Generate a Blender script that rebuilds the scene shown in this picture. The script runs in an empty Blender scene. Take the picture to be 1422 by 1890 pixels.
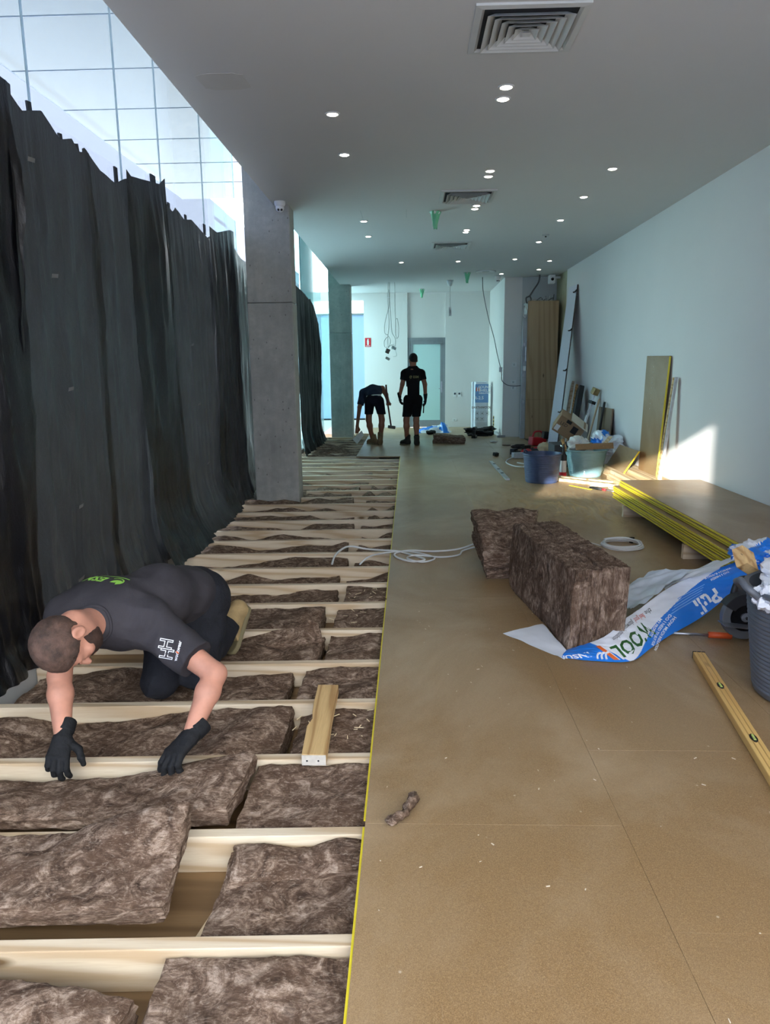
import bpy, math, random
import numpy as np
from mathutils import Matrix, Vector

# ---------------------------------------------------------------- camera
SC = bpy.context.scene
COL = SC.collection
cam_d = bpy.data.cameras.new('camera')
cam = bpy.data.objects.new('camera', cam_d)
COL.objects.link(cam)
cam_d.sensor_fit = 'VERTICAL'
cam_d.sensor_height = 36.0
cam_d.lens = 1345.0 / 1890.0 * 36.0
cam_d.clip_start = 0.05
cam_d.clip_end = 200
cam.matrix_world = Matrix(((0.99942, 0.00523, 0.03373, 0.0),
                           (0.03207, 0.19461, -0.98036, 0.0),
                           (-0.01169, 0.98087, 0.19433, 1.52),
                           (0, 0, 0, 1)))
SC.camera = cam
# ---------------------------------------------------------------- sky
world = bpy.data.worlds.new('sky')
SC.world = world
world.use_nodes = True
bg = world.node_tree.nodes['Background']
bg.inputs['Color'].default_value = (0.95, 0.97, 1.0, 1)
bg.inputs['Strength'].default_value = 6.0
# ---------------------------------------------------------------- sun
SUN_DX, SUN_TE = 0.35, 0.18
sd = bpy.data.lights.new('sun', 'SUN')
sd.energy = 9.0
sd.angle = math.radians(0.3)
sd.color = (1.0, 0.97, 0.92)
sun = bpy.data.objects.new('sun', sd)
COL.objects.link(sun)
sun.rotation_euler = Vector((SUN_DX, 1.0, -SUN_TE)).to_track_quat('-Z', 'Y').to_euler()
# ---------------------------------------------------------------- exposure
vs = SC.view_settings
vs.view_transform = 'Standard'
vs.look = 'None'
vs.gamma = 1.0
vs.exposure = 0.85
vs.use_curve_mapping = False
SC.cycles.max_bounces = 10
SC.cycles.diffuse_bounces = 6
SC.cycles.transparent_max_bounces = 16
SC.cycles.sample_clamp_indirect = 6.0
SC.cycles.use_denoising = True
SC.cycles.caustics_reflective = False
SC.cycles.caustics_refractive = False

# ================================================================ helpers
PI = math.pi
R_ = random.Random(11)


def vnoise(p, seed=0):
    """smooth value noise in [-1,1] for an (n,3) array"""
    p = np.asarray(p, float)
    i = np.floor(p).astype(np.int64)
    f = p - i
    u = f * f * (3 - 2 * f)
    out = np.zeros(len(p))
    for dx in (0, 1):
        for dy in (0, 1):
            for dz in (0, 1):
                h = (i[:, 0] + dx) * 374761393 + (i[:, 1] + dy) * 668265263 + (i[:, 2] + dz) * 2147483647 + seed * 974711
                h = (h ^ (h >> 13)) * 1274126177
                h = (h ^ (h >> 16)) & 0xffff
                w = (u[:, 0] if dx else 1 - u[:, 0]) * (u[:, 1] if dy else 1 - u[:, 1]) * (u[:, 2] if dz else 1 - u[:, 2])
                out += w * (h / 32767.5 - 1)
    return out


def fbm(p, oct=4, seed=0, gain=.5):
    p = np.asarray(p, float)
    a, s, o = 1.0, 1.0, np.zeros(len(p))
    for k in range(oct):
        o += a * vnoise(p * s + 17.3 * k, seed + k)
        a *= gain
        s *= 2.03
    return o


class G:
    """collects vertices and faces of ONE mesh"""

    def __init__(self):
        self.v, self.f, self.mi = [], [], []

    def add(self, vs, fs, mi=0):
        b = len(self.v)
        self.v.extend([tuple(map(float, q)) for q in vs])
        self.f.extend([tuple(int(b + k) for k in q) for q in fs])
        self.mi.extend([mi] * len(fs))
        return self

    def box(self, x0, x1, y0, y1, z0, z1, mi=0):
        v = [(x, y, z) for z in (z0, z1) for y in (y0, y1) for x in (x0, x1)]
        return self.add(v, [(0, 2, 3, 1), (4, 5, 7, 6), (0, 1, 5, 4), (2, 6, 7, 3), (0, 4, 6, 2), (1, 3, 7, 5)], mi)

    def obox(self, c, size, rot=None, mi=0):
        """box of a size about c turned by a 3x3 / euler"""
        if rot is None:
            m = Matrix.Identity(3)
        elif isinstance(rot, Matrix):
            m = rot
        else:
            from mathutils import Euler
            m = Euler(rot).to_matrix()
        c = Vector(c)
        h = [s / 2 for s in size]
        v = [c + m @ Vector((sx * h[0], sy * h[1], sz * h[2])) for sz in (-1, 1) for sy in (-1, 1) for sx in (-1, 1)]
        return self.add(v, [(0, 2, 3, 1), (4, 5, 7, 6), (0, 1, 5, 4), (2, 6, 7, 3), (0, 4, 6, 2), (1, 3, 7, 5)], mi)

    def bar(self, a, b, w, t, up=(0, 0, 1), mi=0):
        """straight bar from a to b, w wide, t thick"""
        a, b = Vector(a), Vector(b)
        d = (b - a).normalized()
        s = d.cross(Vector(up)).normalized()
        u = s.cross(d).normalized()
        m = Matrix((s, d, u)).transposed()
        return self.obox((a + b) / 2, (w, (b - a).length, t), m, mi)

    def tube(self, path, r, n=8, closed=False, mi=0, cap=True):
        P = [Vector(p) for p in path]
        rr = r if isinstance(r, (list, tuple)) else [r] * len(P)
        L = len(P)
        ref = Vector((0, 0, 1))
        vs = []
        for i, p in enumerate(P):
            if closed:
                t = P[(i + 1) % L] - P[i - 1]
            else:
                t = P[min(i + 1, L - 1)] - P[max(i - 1, 0)]
            t.normalize()
            if abs(t.dot(ref)) > .97:
                ref = Vector((1, 0, 0)) if abs(t.x) < .9 else Vector((0, 1, 0))
            s = t.cross(ref).normalized()
            u = s.cross(t).normalized()
            ref = u
            for k in range(n):
                a = 2 * PI * k / n
                vs.append(p + rr[i] * (math.cos(a) * s + math.sin(a) * u))
        fs = []
        for i in range(L if closed else L - 1):
            j = (i + 1) % L
            for k in range(n):
                fs.append((i * n + k, i * n + (k + 1) % n, j * n + (k + 1) % n, j * n + k))
        if cap and not closed:
            fs.append(tuple(range(n - 1, -1, -1)))
            fs.append(tuple((L - 1) * n + k for k in range(n)))
        return self.add(vs, fs, mi)

    def lathe(self, prof, n=32, o=(0, 0, 0), m=None, mi=0, sx=1.0, sy=1.0):
        o = Vector(o)
        m = m or Matrix.Identity(3)
        vs, fs = [], []
        for r, z in prof:
            for k in range(n):
                a = 2 * PI * k / n
                vs.append(o + m @ Vector((sx * r * math.cos(a), sy * r * math.sin(a), z)))
        for i in range(len(prof) - 1):
            for k in range(n):
                fs.append((i * n + k, i * n + (k + 1) % n, (i + 1) * n + (k + 1) % n, (i + 1) * n + k))
        if prof[0][0] > 1e-5:
            fs.append(tuple(range(n - 1, -1, -1)))
        if prof[-1][0] > 1e-5:
            fs.append(tuple((len(prof) - 1) * n + k for k in range(n)))
        return self.add(vs, fs, mi)

    def prism(self, poly, z0, z1, fr=None, mi=0):
        """polygon (x,y) extruded z0..z1; fr maps (x,y,z) to a point"""
        fr = fr or (lambda x, y, z: (x, y, z))
        n = len(poly)
        vs = [fr(x, y, z0) for x, y in poly] + [fr(x, y, z1) for x, y in poly]
        fs = [tuple(range(n - 1, -1, -1)), tuple(range(n, 2 * n))]
        fs += [(k, (k + 1) % n, n + (k + 1) % n, n + k) for k in range(n)]
        return self.add(vs, fs, mi)

    def grid(self, fn, nu, nv, mi=0, close_u=False):
        """fn(u,v arrays)->(n,3)"""
        u = np.linspace(0, 1, nu + 1)
        v = np.linspace(0, 1, nv + 1)
        U, V = np.meshgrid(u, v, indexing='ij')
        P = fn(U.ravel(), V.ravel())
        fs = []
        for i in range(nu):
            for j in range(nv):
                a = i * (nv + 1) + j
                fs.append((a, a + nv + 1, a + nv + 2, a + 1))
        return self.add(P, fs, mi)


def tag(o, label=None, cat=None, group=None, kind=None):
    if label:
        o['label'] = label
    if cat:
        o['category'] = cat
    if group:
        o['group'] = group
    if kind:
        o['kind'] = kind
    return o


def thing(name, loc, label, cat, group=None, rotz=0.0):
    o = bpy.data.objects.new(name, None)
    COL.objects.link(o)
    o.location = loc
    o.rotation_euler = (0, 0, rotz)
    o.empty_display_size = .1
    return tag(o, label, cat, group)


def origin_of(o):
    v = Vector((0, 0, 0))
    while o is not None:
        v = v + Vector(o.location)
        o = o.parent
    return v


def mk(name, g, mat, par=None, label=None, cat=None, group=None, kind=None, smooth=False, local=False, bevel=0, auto=None, solid=0, sub=0):
    """link one mesh; world coordinates unless local"""
    me = bpy.data.meshes.new(name)
    v = np.array(g.v, float)
    if local:
        o_loc = Vector((0, 0, 0))
    elif par is not None:
        o_loc = Vector((0, 0, 0))
        v = v - np.array(origin_of(par))
    else:
        lo, hi = v.min(0), v.max(0)
        o_loc = Vector(((lo[0] + hi[0]) / 2, (lo[1] + hi[1]) / 2, lo[2]))
        v = v - np.array(o_loc)
    me.from_pydata(v.tolist(), [], g.f)
    mats = mat if isinstance(mat, (list, tuple)) else [mat]
    for m in mats:
        me.materials.append(m)
    if len(mats) > 1:
        me.polygons.foreach_set('material_index', g.mi)
    me.update()
    if smooth:
        me.polygons.foreach_set('use_smooth', [True] * len(me.polygons))
        if auto:
            me.set_sharp_from_angle(angle=math.radians(auto))
    o = bpy.data.objects.new(name, me)
    o.location = o_loc
    COL.objects.link(o)
    if par is not None:
        o.parent = par
    if solid:
        md = o.modifiers.new('solid', 'SOLIDIFY')
        md.thickness = solid
    if bevel:
        md = o.modifiers.new('bevel', 'BEVEL')
        md.width = bevel
        md.segments = 2
        md.limit_method = 'ANGLE'
    if sub:
        md = o.modifiers.new('sub', 'SUBSURF')
        md.levels = md.render_levels = sub
    return tag(o, label, cat, group, kind)


def dup(o, loc, rot=None, label=None, group=None):
    def cp(a, par):
        c = a.copy()
        COL.objects.link(c)
        c.parent = par
        for ch in [x for x in bpy.data.objects if x.parent == a]:
            cp(ch, c)
        return c
    c = cp(o, o.parent)
    c.location = loc
    if rot is not None:
        c.rotation_euler = rot
    return tag(c, label, None, group)


# ---------------------------------------------------------------- materials
def lin(r, g, b):
    f = lambda c: (c / 255 / 12.92) if c / 255 <= .04045 else ((c / 255 + .055) / 1.055) ** 2.4
    return (f(r), f(g), f(b), 1)


class NT:
    def __init__(self, name):
        self.m = bpy.data.materials.new(name)
        self.m.use_nodes = True
        self.t = self.m.node_tree
        self.t.nodes.clear()
        self.out = self.t.nodes.new('ShaderNodeOutputMaterial')

    def n(self, typ, **kw):
        nd = self.t.nodes.new('ShaderNode' + typ)
        for k, v in kw.items():
            k2 = k.replace('_', ' ')
            if hasattr(v, 'bl_idname') or isinstance(v, bpy.types.NodeSocket):
                self.l(v, nd, k2)
            elif k2 in nd.inputs and not k.islower():
                nd.inputs[k2].default_value = v
            else:
                setattr(nd, k, v)
        return nd

    def l(self, a, b, key):
        if not isinstance(a, bpy.types.NodeSocket):
            a = a.outputs[0]
        self.t.links.new(a, b.inputs[key])

    def coord(self, scale=(1, 1, 1), which='Object', rot=(0, 0, 0)):
        tc = self.n('TexCoord')
        mp = self.n('Mapping')
        self.t.links.new(tc.outputs[which], mp.inputs['Vector'])
        mp.inputs['Scale'].default_value = scale
        mp.inputs['Rotation'].default_value = rot
        return mp

    def noise(self, vec, scale, detail=4, rough=.55, dist=0):
        nd = self.n('TexNoise')
        self.l(vec, nd, 'Vector')
        nd.inputs['Scale'].default_value = scale
        nd.inputs['Detail'].default_value = detail
        nd.inputs['Roughness'].default_value = rough
        nd.inputs['Distortion'].default_value = dist
        return nd

    def ramp(self, fac, stops):
        nd = self.n('ValToRGB')
        self.l(fac, nd, 'Fac')
        e = nd.color_ramp.elements
        while len(e) < len(stops):
            e.new(.5)
        for el, (p, c) in zip(e, stops):
            el.position = p
            el.color = c if len(c) == 4 else (*c, 1)
        return nd

    def mix(self, fac, a, b, blend='MIX'):
        nd = self.n('MixRGB', blend_type=blend)
        for k, v in (('Fac', fac), ('Color1', a), ('Color2', b)):
            if isinstance(v, (int, float)):
                nd.inputs[k].default_value = v
            elif isinstance(v, tuple):
                nd.inputs[k].default_value = v
            else:
                self.l(v, nd, k)
        return nd

    def bump(self, h, strength=.3, dist=.01):
        nd = self.n('Bump')
        self.l(h, nd, 'Height')
        nd.inputs['Strength'].default_value = strength
        nd.inputs['Distance'].default_value = dist
        return nd

    def bsdf(self, color, rough=.5, metal=0, bump=None, spec=.5, **kw):
        b = self.n('BsdfPrincipled')
        for k, v in (('Base Color', color), ('Roughness', rough), ('Metallic', metal)):
            if isinstance(v, (int, float, tuple)):
                b.inputs[k].default_value = v
            else:
                self.l(v, b, k)
        b.inputs['Specular IOR Level'].default_value = spec
        for k, v in kw.items():
            b.inputs[k.replace('_', ' ')].default_value = v
        if bump is not None:
            self.l(bump, b, 'Normal')
        self.t.links.new(b.outputs[0], self.out.inputs['Surface'])
        return b


def mat(name, color, rough=.5, metal=0, var=.12, scale=6, bumps=0, bscale=80, spec=.5, **kw):
    """plain painted / plastic / metal surface with a little tonal variation"""
    t = NT(name)
    c = t.coord()
    n = t.noise(c, scale, 5)
    lo = tuple(x * (1 - var) for x in color[:3]) + (1,)
    hi = tuple(min(1, x * (1 + var)) for x in color[:3]) + (1,)
    col = t.ramp(n, [(.3, lo), (.7, hi)])
    b = None
    if bumps:
        b = t.bump(t.noise(c, bscale, 3), bumps, .002)
    t.bsdf(col, rough, metal, b, spec, **kw)
    return t.m


def emit(name, color, strength):
    t = NT(name)
    e = t.n('Emission')
    e.inputs['Color'].default_value = color
    e.inputs['Strength'].default_value = strength
    t.t.links.new(e.outputs[0], t.out.inputs['Surface'])
    return t.m


def wood(name, light, dark, axis='x', rings=7, rough=.6):
    """sawn pine: grain stretched along an axis, growth bands, knots"""
    t = NT(name)
    st = {'x': (.05, 1, 1), 'y': (1, .05, 1), 'z': (1, 1, .05)}[axis]
    info = t.n('ObjectInfo')
    tc = t.n('TexCoord')
    add = t.n('VectorMath', operation='ADD')
    t.t.links.new(tc.outputs['Object'], add.inputs[0])
    sc = t.n('VectorMath', operation='SCALE')
    sc.inputs[0].default_value = (13.1, 7.7, 3.3)
    t.t.links.new(info.outputs['Random'], sc.inputs['Scale'])
    t.t.links.new(sc.outputs[0], add.inputs[1])
    mp = t.n('Mapping')
    t.l(add, mp, 'Vector')
    mp.inputs['Scale'].default_value = st
    warp = t.noise(mp, 5, 2)
    wv = t.n('TexWave', wave_type='BANDS', bands_direction='DIAGONAL')
    t.l(mp, wv, 'Vector')
    wv.inputs['Scale'].default_value = rings
    wv.inputs['Distortion'].default_value = 9
    wv.inputs['Detail'].default_value = 2
    wv.inputs['Detail Scale'].default_value = 1.2
    fine = t.noise(mp, 160, 3)
    mp2 = t.n('Mapping')
    t.l(add, mp2, 'Vector')
    mp2.inputs['Scale'].default_value = tuple(.55 if s < 1 else 1.5 for s in st)
    vo = t.n('TexVoronoi')
    t.l(mp2, vo, 'Vector')
    vo.inputs['Scale'].default_value = 3.2
    knot = t.ramp(vo.outputs['Distance'], [(.035, (1, 1, 1, 1)), (.1, (0, 0, 0, 1))])
    c1 = t.ramp(wv, [(.2, light), (.75, tuple(l * .72 + d * .28 for l, d in zip(light, dark))), (.97, tuple(l * .35 + d * .65 for l, d in zip(light, dark)))])
    c2 = t.mix(t.ramp(warp, [(.35, (0, 0, 0, 1)), (.8, (.32, .32, .32, 1))]), c1, dark)
    c3 = t.mix(t.ramp(fine, [(.4, (0, 0, 0, 1)), (.8, (.25, .25, .25, 1))]), c2, dark)
    c4 = t.mix(knot, c3, tuple(x * .45 for x in dark[:3]) + (1,))
    b = t.bump(fine, .12, .001)
    t.bsdf(c4, rough, 0, b, .3)
    return t.m


def text_geo(txt, size=1.0, align='CENTER', shear=0.0, bold=0.0, sub=0):
    """2-D vertices and faces of a word, from the built-in font"""
    cu = bpy.data.curves.new('lettering', 'FONT')
    cu.body = txt
    cu.size = size
    cu.align_x = align
    cu.align_y = 'CENTER'
    cu.shear = shear
    cu.offset = bold
    cu.resolution_u = 2
    ob = bpy.data.objects.new('lettering', cu)
    COL.objects.link(ob)
    dg = bpy.context.evaluated_depsgraph_get()
    me = bpy.data.meshes.new_from_object(ob.evaluated_get(dg))
    v = np.array([q.co[:] for q in me.vertices])
    f = [tuple(p.vertices) for p in me.polygons]
    bpy.data.objects.remove(ob)
    bpy.data.curves.remove(cu)
    bpy.data.meshes.remove(me)
    return v, f
# ================================================================ materials
def m_chip():
    t = NT('chipboard')
    c = t.coord()
    f1 = t.noise(c, 420, 3, .7)
    f2 = t.noise(c, 120, 4, .65)
    big = t.noise(c, 1.3, 5, .6)
    col = t.ramp(f1, [(.3, lin(104, 80, 50)), (.5, lin(148, 117, 77)), (.72, lin(180, 153, 112))])
    col = t.mix(t.ramp(f2, [(.35, (.35, .35, .35, 1)), (.6, (0, 0, 0, 1))]), col, lin(118, 88, 52))
    col = t.mix(t.ramp(big, [(.35, (0, 0, 0, 1)), (.75, (.35, .35, .35, 1))]), col, lin(160, 139, 108))
    # dust and scuffs with a shape of their own
    mp = t.coord((9, 1.2, 1), rot=(0, 0, .5))
    s = t.noise(mp, 3, 8, .75, 2.5)
    dust = t.ramp(s, [(.62, (0, 0, 0, 1)), (.80, (.28, .28, .28, 1))])
    col = t.mix(dust, col, lin(205, 190, 165))
    vo = t.n('TexVoronoi')
    t.l(c, vo, 'Vector')
    vo.inputs['Scale'].default_value = 9
    spot = t.ramp(vo.outputs['Distance'], [(.02, (.6, .6, .6, 1)), (.05, (0, 0, 0, 1))])
    col = t.mix(spot, col, lin(214, 200, 176))
    d2 = t.noise(t.coord((1, .7, 1), rot=(0, 0, .3)), .9, 7, .62, .8)
    col = t.mix(t.ramp(d2, [(.46, (0, 0, 0, 1)), (.68, (.42, .42, .42, 1))]), col, lin(196, 176, 146))
    rr = t.ramp(big, [(.3, (.30, .30, .30, 1)), (.7, (.44, .44, .44, 1))])
    b = t.bump(f1, .18, .0015)
    t.bsdf(col, rr, 0, b, .55)
    return t.m


def m_concrete():
    t = NT('concrete')
    c = t.coord()
    n1 = t.noise(c, 1.8, 8, .65)
    n2 = t.noise(c, 14, 6, .7)
    mp = t.coord((3, 3, .35))
    n3 = t.noise(mp, 2, 5, .6, .5)
    col = t.ramp(n1, [(.3, lin(150, 152, 146)), (.55, lin(180, 181, 173)), (.75, lin(202, 200, 190))])
    col = t.mix(t.ramp(n2, [(.42, (.35, .35, .35, 1)), (.62, (0, 0, 0, 1))]), col, lin(152, 150, 142))
    col = t.mix(t.ramp(n3, [(.5, (0, 0, 0, 1)), (.8, (.4, .4, .4, 1))]), col, lin(208, 204, 192))
    vo = t.n('TexVoronoi')
    t.l(t.coord((1, 1, .6)), vo, 'Vector')
    vo.inputs['Scale'].default_value = 13
    pit = t.ramp(vo.outputs['Distance'], [(.04, (.75, .75, .75, 1)), (.11, (0, 0, 0, 1))])
    col = t.mix(pit, col, lin(84, 83, 78))
    b = t.bump(n2, .25, .004)
    t.bsdf(col, .7, 0, b, .35)
    return t.m


def m_batt(name='glasswool', tint=1.0, stretch=(1, 1, 1), fibre=(1, 2.2, 5)):
    t = NT(name)
    info = t.n('ObjectInfo')
    tc = t.n('TexCoord')
    sc = t.n('VectorMath', operation='SCALE')
    sc.inputs[0].default_value = (5.1, 9.7, 3.3)
    t.t.links.new(info.outputs['Random'], sc.inputs['Scale'])
    add = t.n('VectorMath', operation='ADD')
    t.t.links.new(tc.outputs['Object'], add.inputs[0])
    t.t.links.new(sc.outputs[0], add.inputs[1])
    mp = t.n('Mapping')
    t.l(add, mp, 'Vector')
    mp.inputs['Scale'].default_value = stretch
    swirl = t.noise(mp, 5.5, 4, .6, 1.6)
    blot = t.noise(mp, 8.5, 7, .68, 2.2)
    mp2 = t.n('Mapping')
    t.l(add, mp2, 'Vector')
    mp2.inputs['Scale'].default_value = tuple(s * q for s, q in zip(stretch, fibre))
    fib = t.noise(mp2, 20, 8, .74, 2.4)
    fine = t.noise(mp, 240, 4, .8, 1.2)
    k = lambda r, g, b: lin(r * tint, g * tint, b * tint)
    col = t.ramp(blot, [(.36, k(58, 45, 36)), (.45, k(92, 75, 62)), (.53, k(118, 99, 84)), (.60, k(148, 129, 113)), (.68, k(164, 146, 130))])
    col = t.mix(t.ramp(swirl, [(.42, (.65, .65, .65, 1)), (.53, (0, 0, 0, 1))]), col, k(80, 62, 49))
    col = t.mix(t.ramp(fib, [(.40, (.55, .55, .55, 1)), (.5, (0, 0, 0, 1))]), col, k(60, 48, 40))
    col = t.mix(t.ramp(fib, [(.53, (0, 0, 0, 1)), (.66, (.42, .42, .42, 1))]), col, k(182, 166, 150))
    col = t.mix(t.ramp(fine, [(.38, (.35, .35, .35, 1)), (.5, (0, 0, 0, 1))]), col, k(66, 55, 47))
    h = t.mix(.5, fib, blot)
    h = t.mix(.3, h, fine)
    b = t.bump(h, .7, .010)
    t.bsdf(col, .95, 0, b, .1)
    return t.m


def m_glass(name, tint, refl=1.0):
    """clear pane: tinted see-through plus mirror reflection by angle"""
    t = NT(name)
    tr = t.n('BsdfTransparent')
    tr.inputs['Color'].default_value = tint
    gl = t.n('BsdfGlossy')
    gl.inputs['Roughness'].default_value = .0
    gl.inputs['Color'].default_value = (.9, 1, 1, 1)
    lw = t.n('LayerWeight')
    lw.inputs['Blend'].default_value = .5
    pw = t.n('Math', operation='POWER')
    t.l(lw.outputs['Facing'], pw, 0)
    pw.inputs[1].default_value = 4.5
    mu = t.n('Math', operation='MULTIPLY_ADD')
    t.l(pw, mu, 0)
    mu.inputs[1].default_value = .9 * refl
    mu.inputs[2].default_value = .045 * refl
    mu.use_clamp = True
    mx = t.n('MixShader')
    t.l(mu, mx, 'Fac')
    t.t.links.new(tr.outputs[0], mx.inputs[1])
    t.t.links.new(gl.outputs[0], mx.inputs[2])
    t.t.links.new(mx.outputs[0], t.out.inputs['Surface'])
    return t.m


def m_frost(name, col, trans=.6):
    t = NT(name)
    d = t.n('BsdfDiffuse')
    d.inputs['Color'].default_value = col
    tl = t.n('BsdfTranslucent')
    tl.inputs['Color'].default_value = col
    mx = t.n('MixShader')
    mx.inputs['Fac'].default_value = trans
    t.t.links.new(d.outputs[0], mx.inputs[1])
    t.t.links.new(tl.outputs[0], mx.inputs[2])
    gl = t.n('BsdfGlossy')
    gl.inputs['Roughness'].default_value = .12
    fr = t.n('Fresnel')
    fr.inputs['IOR'].default_value = 1.45
    m2 = t.n('MixShader')
    t.l(fr, m2, 'Fac')
    t.t.links.new(mx.outputs[0], m2.inputs[1])
    t.t.links.new(gl.outputs[0], m2.inputs[2])
    t.t.links.new(m2.outputs[0], t.out.inputs['Surface'])
    return t.m


def m_plastic(name, col, rough=.32, bscale=9, strength=.5, stretch=(1, 1, .25)):
    t = NT(name)
    mp = t.coord(stretch)
    n1 = t.noise(mp, bscale, 6, .6, .6)
    n2 = t.noise(t.coord((1, 1, .5), rot=(.3, .2, .4)), 26, 5, .65, .8)
    h = t.mix(.35, n1, n2)
    c = t.ramp(n1, [(.3, tuple(x * .8 for x in col[:3]) + (1,)), (.7, tuple(x * 1.2 for x in col[:3]) + (1,))])
    b = t.bump(h, strength, .02)
    t.bsdf(c, rough, 0, b, .5)
    return t.m


CHIP = m_chip()
CONC = m_concrete()
BATT = m_batt('glasswool', 1.2)
BATT_EDGE = m_batt('glasswool_cut_edge', 1.2, (1, 1, 3.5))
PINE = wood('pine', lin(226, 212, 186), lin(178, 146, 106), 'x')
PINE_Y = wood('pine_lengthwise', lin(226, 205, 166), lin(176, 141, 96), 'y')
PINE_W = wood('pine_gold', lin(219, 186, 130), lin(150, 106, 60), 'y', 9)
PAINT = mat('white_paint', lin(222, 219, 216), .6, var=.02, scale=.8, bumps=.05, bscale=300)
PAINT_C = mat('ceiling_paint', lin(206, 206, 206), .75, var=.02, scale=.5)
PAINT_G = mat('grey_paint', lin(186, 190, 190), .6, var=.03, scale=1)
OLDFLOOR = wood('old_timber_floor', lin(150, 122, 88), lin(96, 72, 46), 'x', 4, .4)
WHITE = mat('white_plastic', lin(228, 229, 228), .35, var=.03)
YELLOW = mat('yellow_tongue', lin(232, 214, 52), .45, var=.06, scale=20)
BLACK = mat('black_rubber', lin(24, 24, 26), .55, var=.2)
METAL = mat('brushed_metal', lin(178, 182, 186), .35, .9, var=.08, scale=20)
GREYMET = mat('grey_metal_frame', lin(140, 146, 150), .5, .2, var=.05)
GLASS = m_glass('clear_glass', (.94, .972, .98, 1), 1.0)
GLASS_G = m_glass('green_glass', (.74, .94, .95, 1), 1.0)
FROST = m_frost('frosted_door_glass', lin(188, 220, 216), .3)
CANOPY = m_frost('opal_canopy_sheet', lin(78, 116, 140), .55)
SHEET_BLK = m_plastic('black_plastic_sheet', lin(26, 26, 26), .42, 9, .55)
SHEET_DK = m_plastic('dark_plastic_sheet', lin(17, 18, 22), .36, 7, .45)

FROST_C = m_frost('cyan_frosted_glass', lin(148, 186, 190), .9)
H, XR, XG = 3.35, 3.10, -2.10
YB, YF = 18.9, -1.6
SUBZ = -.155

# ================================================================ setting
g = G().box(XG - .2, XR + .3, YF, YB + .1, SUBZ - .12, SUBZ)
floor = mk('floor', g, OLDFLOOR, kind='structure')

# joists, a little out of square with the room
JS = .042
JY = [1.27, 1.755, 2.238, 2.727, 3.225, 3.698, 4.191, 4.693, 5.135, 5.581, 6.051, 6.535, 6.95]
JY = [.80] + JY
while JY[-1] < 17.4:
    JY.append(JY[-1] + .4595)
JT = -.021


def joist_y(k, x):
    return JY[k] + JS * (x + .155)


for k, y in enumerate(JY):
    x0 = -1.99
    if 8.75 < y < 9.3:
        x0 = -1.32
    if y > 16.6:
        x0 = -1.28
    x1 = .12 if y < 12.6 else -.4
    if y > 12.6:
        x1 = -.55
    ya, yb = joist_y(k, x0), joist_y(k, x1)
    g = G()
    w = .046
    g.add([(x0, ya - w, SUBZ), (x1, yb - w, SUBZ), (x1, yb, SUBZ), (x0, ya, SUBZ),
           (x0, ya - w, JT), (x1, yb - w, JT), (x1, yb, JT), (x0, ya, JT)],
          [(3, 2, 1, 0), (4, 5, 6, 7), (0, 1, 5, 4), (1, 2, 6, 5), (2, 3, 7, 6), (3, 0, 4, 7)])
    mk('joist', g, PINE, floor, bevel=.003)
# bearers lying lengthwise under the gaps of the front bays
for (xa, ya, xb, yb) in ((-.60, 1.30, -.60, 1.70), (-.625, 1.77, -.535, 2.17), (-.36, 3.25, -.34, 3.64), (-.435, 3.73, -.41, 4.12), (-.47, 4.22, -.45, 4.62)):
    g = G().bar((xa, ya, SUBZ + .024), (xb, yb, SUBZ + .024), .045, .046)
    mk('noggin', g, PINE_Y, floor, bevel=.002)

# chipboard sheets
T = .02


def sheet(x0, x1, y0, y1):
    e = .0004
    g = G().box(x0 + e, x1 - e, y0 + e, y1 - e, -T, 0)
    return mk('floor_sheet', g, CHIP, floor, bevel=.0008)


EX = -.157
for ya, yb in ((-1.5, 2.222), (2.222, 4.69), (4.69, 8.32), (8.32, 12.85), (12.85, 15.5), (15.5, 18.88)):
    o = sheet(EX, .712, ya, yb)
    if yb < 13:
        g = G().box(EX - .007, EX + .001, ya + .03, yb - .012, -.0125, -.0055)
        mk('tongue', g, YELLOW, o)
for ya, yb in ((-1.5, 1.75), (1.75, 2.715), (2.715, 6.3), (6.3, 9.9), (9.9, 13.5), (13.5, 17.1), (17.1, 18.88)):
    sheet(.712, 1.58, ya, yb)
for ya, yb in ((-1.5, .5), (.5, 4.1), (4.1, 7.7), (7.7, 11.3), (11.3, 14.9), (14.9, 18.88)):
    sheet(1.58, 2.45, ya, yb)
for ya, yb in ((-1.5, 2.3), (2.3, 5.9), (5.9, 9.5), (9.5, 13.1), (13.1, 15.1)):
    sheet(2.45, XR, ya, yb)
sheet(-.93, EX, 12.68, 16.3)
sheet(-.93, EX, 16.3, 18.88)

# walls
g = G().box(XR, XR + .2, YF, 14.95, SUBZ, H + .05)
wall_right = mk('wall_right', g, PAINT, kind='structure')
g = G()
g.box(-1.13, -.03, YB, YB + .2, SUBZ, H + .05)
g.box(.925, 2.4, YB, YB + .2, SUBZ, H + .05)
g.box(-.03, .925, YB + .06, YB + .2, 2.24, H + .05)
g.box(-2.3, -1.13, YB, YB + .2, SUBZ, .2)
wall_back = mk('wall_back', g, PAINT, kind='structure')
g = G().box(2.03, 2.40, 16.05, YB, SUBZ, H + .05)
mk('wall_return', g, PAINT, kind='structure')
g = G().box(2.4, XR + .5, 16.05, 16.25, SUBZ, H + .05)
mk('wall_niche', g, PAINT_G, kind='structure')
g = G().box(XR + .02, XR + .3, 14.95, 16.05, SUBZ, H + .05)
mk('wall_recess', g, mat('olive_board', lin(176, 170, 140), .7), kind='structure')  # plain olive colour for the recess board
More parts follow.
